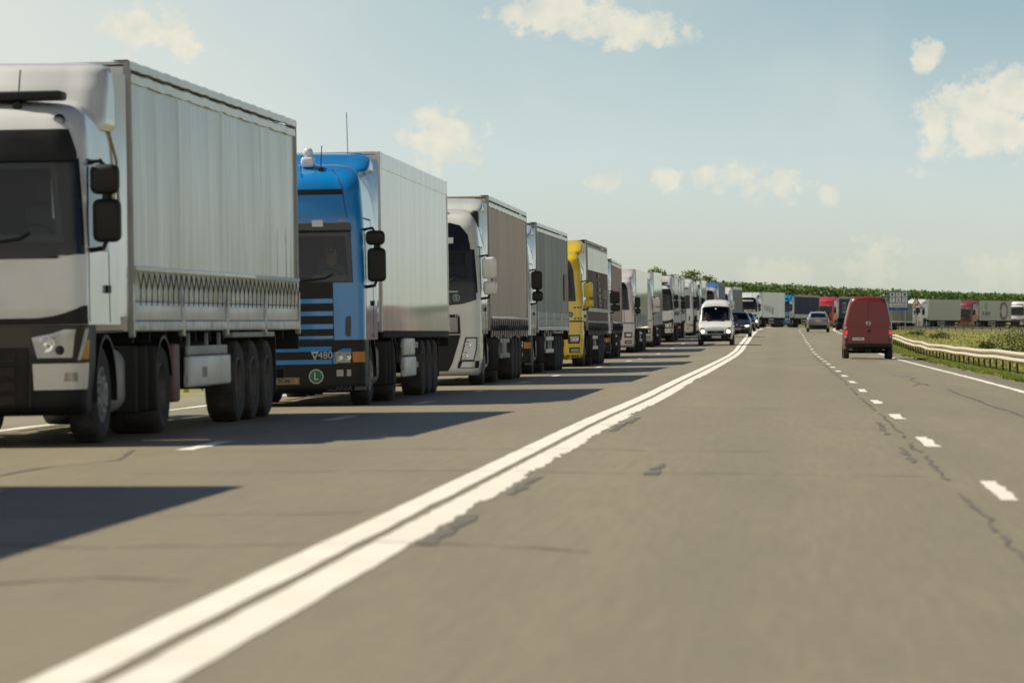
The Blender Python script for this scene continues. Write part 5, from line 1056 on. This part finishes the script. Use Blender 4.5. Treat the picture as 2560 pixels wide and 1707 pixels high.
# ------------------------------------------------------------------ road signs
def signs():
    blue = mat('sign_blue', (.003, .085, .52), .4); wh = mat('sign_white', (.62, .62, .60), .4); bk = mat('sign_black', (.012, .012, .014), .5); rd = mat('sign_red', (.30, .012, .018), .4); post = mat('sign_post_grey', (.30, .31, .30), .5, .3, dirt=.4, scale=4); tan = mat('sign_brown', (.24, .13, .08), .5); gr = mat('sign_green', (.09, .20, .10), .5)
    d = 325.; s_ = d/F
    def at(x, y): return ((x-1280)*s_, CAMZ-(y-HOR)*s_)
    root = thing('services_sign', 'blue roadside services sign with six white pictogram panels on two posts', 'road sign'); x0, z1 = at(2221.8, 728.5); x1, z0 = at(2270.5, 776); cx = (x0+x1)/2; gz = GZ(cx, d); root.location = (cx, d, gz)
    hw, a, b = (x1-x0)/2, z0-gz, z1-gz; H_ = b-a
    g = G(); g.rbox(-hw, hw, -.025, .0, a, b, .01); brd = g.build('board', blue, root)
    for q in (-.68, .72): g = G(); g.tube([(q*hw, .04, -.4), (q*hw, .04, b-.05)], .038, 10); g.build('post', post, root)
    cw = 2*hw/3; rows = ((b-.05*H_-.25*H_, b-.05*H_), (b-.33*H_-.25*H_, b-.33*H_))
    def Z(r, v): return rows[r][0]+(rows[r][1]-rows[r][0])*v
    for r in range(2):
        for k in range(3):
            xa, xb = -hw*.95+k*hw*1.9/3+.035, -hw*.95+(k+1)*hw*1.9/3-.035; xc = (xa+xb)/2; u = (xb-xa)/2
            g = G(); g.rbox(xa, xb, -.034, -.026, rows[r][0], rows[r][1], .006); g.build('pictogram_panel', wh, brd); g = G(); Y = (-.041, -.035)
            if (r, k) == (0, 0): g.box(xc-.4*u, xc+.2*u, *Y, Z(r, .4), Z(r, .82)); g.box(xc-.5*u, xc+.3*u, *Y, Z(r, .34), Z(r, .4)); g.tube([(xc+.25*u, -.038, Z(r, .6)), (xc+.45*u, -.038, Z(r, .5)), (xc+.4*u, -.038, Z(r, .85))], .012, 5); g.box(xc-.4*u, xc+.4*u, *Y, Z(r, .18), Z(r, .24), 2)
            if (r, k) == (0, 1):
                for sg in (1, -1): g.prism([(xc-sg*.55*u, Z(r, .2)), (xc-sg*.45*u, Z(r, .14)), (xc+sg*.55*u, Z(r, .8)), (xc+sg*.42*u, Z(r, .88))], 'y', *Y, 0 if sg < 0 else 1)
            if (r, k) == (0, 2): g.prism([(xc-.42*u, Z(r, .82)), (xc+.34*u, Z(r, .82)), (xc+.3*u, Z(r, .36)), (xc-.38*u, Z(r, .36))], 'y', *Y); g.tube([(xc+.34*u, -.038, Z(r, .74)), (xc+.55*u, -.038, Z(r, .66)), (xc+.32*u, -.038, Z(r, .52))], .013, 5); g.box(xc-.65*u, xc+.55*u, *Y, Z(r, .2), Z(r, .26))
            if (r, k) == (1, 0): letter('P', .24, bk, root, (xc-.03, -.036, Z(r, .58))); g.box(xc-.3*u, xc+.3*u, *Y, Z(r, .12), Z(r, .17), 2)
            if (r, k) == (1, 1): g.lathe([(.001, -.004), (.035, -.004), (.035, .003)], 'y', (xc, -.037, Z(r, .78)), 12); g.prism([(xc-.22*u, Z(r, .66)), (xc+.22*u, Z(r, .66)), (xc+.34*u, Z(r, .2)), (xc-.34*u, Z(r, .2))], 'y', *Y, 1)
            if (r, k) == (1, 2): letter('WC', .17, bk, root, (xc, -.036, Z(r, .58))); g.box(xc-.5*u, xc+.55*u, *Y, Z(r, .14), Z(r, .2), 1)
            if g.v: g.build('pictogram', [bk, tan, gr], brd)
    g = G(); g.rbox(-hw*.93, hw*.9, -.034, -.026, a+.165*H_, a+.385*H_, .006); g.build('text_panel', wh, brd); g = G()
    for x_, w_, z_, m in ((-.7, .2, .32, 1), (-.3, .25, .32, 2), (.1, .2, .315, 1), (.4, .32, .32, 1), (-.72, .5, .235, 1), (-.15, .5, .235, 1), (.4, .4, .235, 1)): g.box(hw*x_, hw*(x_+w_), -.041, -.035, a+z_*H_-.025, a+z_*H_+.025, m)
    g.build('panel_lettering', [bk, tan, gr], brd); letter('500 m', .13, mat('sign_pale_blue', (.25, .40, .50), .5), brd, (-.06, -.03, a+.075*H_))
    root = thing('warning_sign', 'red-bordered triangular double bend warning sign on a single post', 'road sign'); xa, zb = at(2266, 771.5); xb, zt = at(2297, 744); cx = (xa+xb)/2; d2 = 322.; gz = GZ(cx, d2); root.location = (cx, d2, gz); hw = (xb-xa)/2; a, b = zb-gz, zt-gz
    def tri(k): m = a+(b-a)/3; return [(-hw*k, m+(a-m)*k), (hw*k, m+(a-m)*k), (hw*.06*k, m+(b-m)*k), (-hw*.06*k, m+(b-m)*k)]
    g = G(); g.prism(tri(1), 'y', -.02, 0); bo = g.build('border', rd, root); g = G(); g.prism(tri(.76), 'y', -.027, -.021); g.build('face', wh, root)
    m = a+(b-a)*.33; g = G(); g.tube([(-hw*.22, -.03, m-.16), (-hw*.22, -.03, m-.02), (-hw*.02, -.03, m+.03), (hw*.14, -.03, m-.03), (hw*.22, -.03, m+.05), (hw*.22, -.03, m+.17)], .036, 8); g.build('bend_arrow', bk, root)
    g = G(); g.tube([(-.08, .03, -.4), (-.08, .03, a+.3)], .03, 10); g.build('post', post, root)
signs()
# ------------------------------------------------------------------ the vehicle half hidden by the red van
def box_lorry():
    root = thing('box_lorry', 'grey box lorry driving away behind the red van and blue sign', 'truck')
    d = 541.; h = .33; x = at_px(2259, d); put(root, x, d, h, 0, True)             # local front -Y points away
    g = G(); g.rbox(-1.22, 1.22, .2, 7.0, .98, 3.25, .03); bx = g.build('cargo_box', tarp((.24, .26, .24), .4), root)
    g = G(); g.rbox(-1.23, 1.23, .2, 7.03, .86, 1.0, .02); g.build('box_sill', WHITEP, root)
    cabs = Skin([(.75, 1.15, -2.3, .08, .25, .0), (1.6, 1.18, -2.25, .08, .25, .0), (2.6, 1.1, -1.95, .08, .3, .0), (3.0, 1.02, -1.6, .08, .35, .0)]); g = G(); cabs.body(g); C = g.build('cab', paint((.60, .62, .60)), root)
    g = G()
    for q in (1, -1):
        r_ = [(z, cabs.p_side(-1.5, z), cabs.p_side(-.55, z)) for z in (1.6, 2.5)]; cabs.patch(g, r_ if q > 0 else [(z, -b, -a) for z, a, b in r_], .008)
    g.build('side_window', DGLASS, C); g = G(); cabs.patch(g, [(1.6, -1.1, 1.1), (2.5, -1.05, 1.05)], .01); g.build('windscreen', DGLASS, C)
    g = G(); g.rbox(-1.15, 1.15, -2.35, -2.05, .4, .8, .06); g.build('bumper', BLACK, root)
    for q in (-1, 1):
        g = G(); g.rbox(*sorted((q*1.22, q*1.42)), -2.0, -1.85, 1.8, 2.4, .05); g.tube([(q*1.1, -1.9, 2.3), (q*1.3, -1.92, 2.35)], .03, 6); g.build('mirror', BLACK, C)
        wheel(root, q*1.02, -1.3, .45, .28); wheel(root, q*.95, 4.6, .45, .5, 'deep')
        g = G(); g.rbox(*sorted((q*.8, q*1.15)), 6.95, 7.03, .62, .8, .02); g.build('tail_lamp', REDL, root)
    g = G()
    for x_ in (-.4, .4): g.box(x_-.05, x_+.05, -2, 6.9, .55, .85)
    g.build('chassis', DARK, root)
box_lorry()
# ------------------------------------------------------------------ plants
def leafmat(name, cols, rough=.55):
    m = bpy.data.materials.new(name); m.use_nodes = True; nt = m.node_tree; b = nt.nodes['Principled BSDF']; L = nt.links; b.inputs['Roughness'].default_value = rough; b.inputs['Specular IOR Level'].default_value = .4
    gi = nt.nodes.new('ShaderNodeNewGeometry'); cr = nt.nodes.new('ShaderNodeValToRGB'); L.new(gi.outputs['Random Per Island'], cr.inputs[0]); L.new(cr.outputs[0], b.inputs['Base Color'])
    e = cr.color_ramp.elements; e[0].color = (*cols[0], 1); e[1].color = (*cols[-1], 1)
    for i, c in enumerate(cols[1:-1]): q = e.new((i+1)/(len(cols)-1)); q.color = (*c, 1)
    t = nt.nodes.new('ShaderNodeBsdfTranslucent'); L.new(cr.outputs[0], t.inputs[0]); mx = nt.nodes.new('ShaderNodeMixShader'); mx.inputs[0].default_value = .42
    o = nt.nodes['Material Output']; L.new(b.outputs[0], mx.inputs[1]); L.new(t.outputs[0], mx.inputs[2]); L.new(mx.outputs[0], o.inputs[0]); return m
def cards(name, V, m, parent=None):                               # V: (n, k, 3) separate small faces
    n, k, _ = V.shape; me = bpy.data.meshes.new(name); me.from_pydata(V.reshape(-1, 3).tolist(), [], np.arange(n*k).reshape(n, k).tolist()); me.materials.append(m); return link(name, me, parent)
def leaves(P, size, flat=.5, asp=.55):
    """one bent-free leaf quad (diamond) per point P (n,3)"""
    n = len(P); th = RNG.uniform(0, 2*np.pi, n); el = RNG.normal(0, flat, n); a = np.stack([np.cos(th)*np.cos(el), np.sin(th)*np.cos(el), np.sin(el)], 1)
    b = np.cross(a, np.array([0, 0, 1.])+RNG.normal(0, .45, (n, 3))); b /= np.linalg.norm(b, axis=1)[:, None]; L_ = (size*RNG.uniform(.6, 1.3, n))[:, None]
    return np.stack([P-a*L_*.5, P+b*L_*asp*.5, P+a*L_*.5, P-b*L_*asp*.5], 1)
def blades(t, s, h, w, lean=.35):
    x, y = [], []; n = len(t); s_ = SL(s); c = 1/np.sqrt(1+s_*s_); X = XC(s)+t*c; Y = s-t*s_*c; Z = ZT(t, s)-.015
    th = RNG.uniform(0, 2*np.pi, n); P = np.stack([X, Y, Z], 1); d = np.stack([np.cos(th), np.sin(th), 0*th], 1); q = np.stack([-np.sin(th), np.cos(th), 0*th], 1); hh = (h*RNG.uniform(.5, 1.3, n))[:, None]; ln = RNG.normal(0, lean, n)[:, None]
    mid = P+q*ln*hh*.4+np.array([0, 0, 1])*hh*.6; tip = P+q*ln*hh+np.array([0, 0, 1])*hh; ww = (w*RNG.uniform(.6, 1.3, n))[:, None]
    return np.stack([P-d*ww, P+d*ww, mid+d*ww*.8, tip, mid-d*ww*.8], 1)
def vegetation():
    gm = leafmat('verge_grass', [(.10, .17, .02), (.16, .23, .03), (.23, .26, .045), (.31, .28, .09)]); wm = leafmat('wild_grass', [(.15, .19, .03), (.28, .29, .06), (.42, .36, .11), (.50, .40, .16), (.21, .25, .045)]); dk = leafmat('weed_leaves', [(.035, .06, .012), (.06, .09, .018), (.10, .13, .03)])
    u = RNG.random(34000); s = 70*(330/70)**u; t = 7.4+RNG.beta(1.2, 1.6, len(s))*2.3; keep = t > 7.66+.12*np.sin(s*.35)+.1*np.sin(s*1.3); stuff(cards('grass', blades(t[keep], s[keep], .08, .03, .8), gm))
    u = RNG.random(42000); s = 90*(640/90)**u; t = 9.3+RNG.random(len(s))**1.5*40; k = .5+.5*np.sin(s*.05+t*.3)*np.sin(t*.7+s*.021); stuff(cards('grass', blades(t, s, .08+.15*k, .05, .9), wm))
    # far roadside and the bank behind the queue
    s = RNG.uniform(330, 760, 26000); t = -10.2-RNG.random(len(s))*13; stuff(cards('grass', blades(t, s, .5, .07, .4), leafmat('bank_grass', [(.14, .17, .03), (.27, .26, .06), (.40, .34, .11), (.18, .21, .04)])))
    s = RNG.uniform(-20, 420, 9000); t = -9.4-RNG.random(len(s))*14; stuff(cards('grass', blades(t, s, .3, .05, .4), wm))
    # crop on the plateau: rows of broad-leaved plants
    rows = []
    for k in range(13):
        ss = np.arange(398, 900, .62); ss = ss+RNG.normal(0, .12, len(ss)); tt = np.full_like(ss, -22.3-k*.85)+RNG.normal(0, .13, len(ss)); c_ = 1/np.sqrt(1+SL(ss)**2); X = XC(ss)+tt*c_; Y = ss-tt*SL(ss)*c_; Z = ZT(tt, ss); hh = RNG.normal(1.75, .13, len(ss))*(1+.06*np.sin(ss*.11+k))
        for j in range(13 if k < 4 else 9):
            f = RNG.random(len(ss))**.7; rows.append(np.stack([X+RNG.normal(0, .2, len(ss)), Y+RNG.normal(0, .2, len(ss)), Z+.12+hh*f*.98], 1))
    P = np.concatenate(rows); o = cards('crop_foliage', leaves(P, np.full(len(P), .46), .55, .8), leafmat('crop_leaves', [(.03, .07, .014), (.055, .12, .022), (.08, .155, .03), (.12, .19, .045), (.30, .33, .13)], .45)); stuff(o)
    # weeds dotted in the rough and at the foot of the crop
    for i, (px, d, w, h) in enumerate(((2405, 200, .9, .55), (2498, 178, .7, .6), (2545, 205, 1.6, 1.0), (2525, 260, 2.2, 1.1), (2470, 235, 1.2, .6), (2290, 330, 1.1, .5), (2555, 300, 2.6, 1.3), (2350, 300, 1.4, .55))):
        x = at_px(px, d); z = GZ(x, d); n = 420; q = RNG.normal(0, 1, (n, 3))*[w*.3, w*.3, h*.22]+[x, d, z+h*.42]; q[:, 2] = np.maximum(q[:, 2], z+.03)
        tag(cards('weed_clump', leaves(q, np.full(n, .15), .7, .6), dk), ('dark weed clump in the rough grass beyond the near guard rail', 'small weed clump behind the pale guard rail')[i % 2 == 0], 'weeds', 'weed clumps in the rough grass')
    bm = leafmat('bush_leaves', [(.06, .10, .014), (.12, .17, .02), (.20, .24, .03)])
    for i, (px, d, w, h) in enumerate(((1745, 470, 3.0, 2.4), (1905, 500, 2.2, 1.6), (2065, 555, 5.0, 1.3), (1990, 540, 2.0, 1.1), (2290, 612, 2.0, 1.3))):
        x = at_px(px, d); t_, s_ = TT(x, d); t_ = -19.5; x, y = on(np.array([t_]), s_); x, y = float(x[0]), float(y[0]); z = GZ(x, y); n = 900; q = RNG.normal(0, 1, (n, 3)); q /= np.linalg.norm(q, axis=1)[:, None]; q = q*(RNG.random((n, 1))**.4)*[w*.5, w*.4, h*.5]+[x, y, z+h*.45]
        tag(cards('bush', leaves(q, np.full(n, .26), .7, .6), bm), ['yellow-green bush at the foot of the crop above the dark grey trailer', 'low bush on the bank above the pale grey box trailer', 'wide bright bush on the bank above the red cab', 'small bush above the navy trailer', 'low bush on the bank behind the bend sign'][i], 'bush', 'bushes on the bank')
    bark = mat('bark', (.09, .07, .05), .9, dirt=.6, dcol=(.04, .032, .025), scale=6, bump=.5); tm = leafmat('tree_leaves', [(.04, .07, .01), (.08, .125, .016), (.13, .17, .025), (.22, .23, .04)])
    def tree(label, px, d, top, base, cw, n, sparse):
        x = at_px(px, d); zt = CAMZ+(HOR-top)*d/F; zb = GZ(x, d); root = thing('tree', label, 'tree', 'trees behind the queue'); root.location = (x, d, zb); H_ = zt-zb; tips = []
        g = G(); g.tube([(0, 0, -.3), (.08, .05, H_*.25), (-.05, .1, H_*.5), (.05, 0, H_*.72)], [.19, .15, .11, .06], 9)
        for k in range(9):
            z = H_*random.uniform(.3, .7); a = random.uniform(0, 6.28); r_ = cw*.5*random.uniform(.5, .95); e = Vector((math.cos(a)*r_, math.sin(a)*r_*.8, z+random.uniform(.08, .28)*H_)); e.z = min(e.z, H_*.96); m_ = Vector((e.x*.45, e.y*.45, z+(e.z-z)*.35)); g.tube([(0, .05, z), m_, e], [.06, .04, .014], 6); tips += [e, (m_+e)/2]
        tips.append(Vector((0, 0, H_*.92)))
        g.build('trunk', bark, root); P = []
        for _ in range(n):
            c = random.choice(tips); r_ = cw*(.14 if sparse else .2); v = Vector((random.gauss(0, 1), random.gauss(0, 1), random.gauss(0, .75))); P.append(c+v*r_*.8)
        P = np.array([tuple(p) for p in P]); P[:, 2] = np.minimum(P[:, 2], H_*(.93+.07*RNG.random(len(P)))); cards('crown', leaves(P, np.full(len(P), .27), .8, .7), tm, root)
    tree('sparse tree top showing above the white box trailers', 1636, 440, 667, 0, 3.2, 2200, True); tree('small round tree top next to the sparse tree', 1692, 450, 684, 0, 2.2, 1500, True)
    tree('fullest dark tree behind the queue, sky on both sides of its crown', 1729, 470, 675, 0, 2.9, 5200, False); tree('lower tree standing next to the edge of the crop', 1770, 480, 687, 0, 2.4, 4000, False)
vegetation()
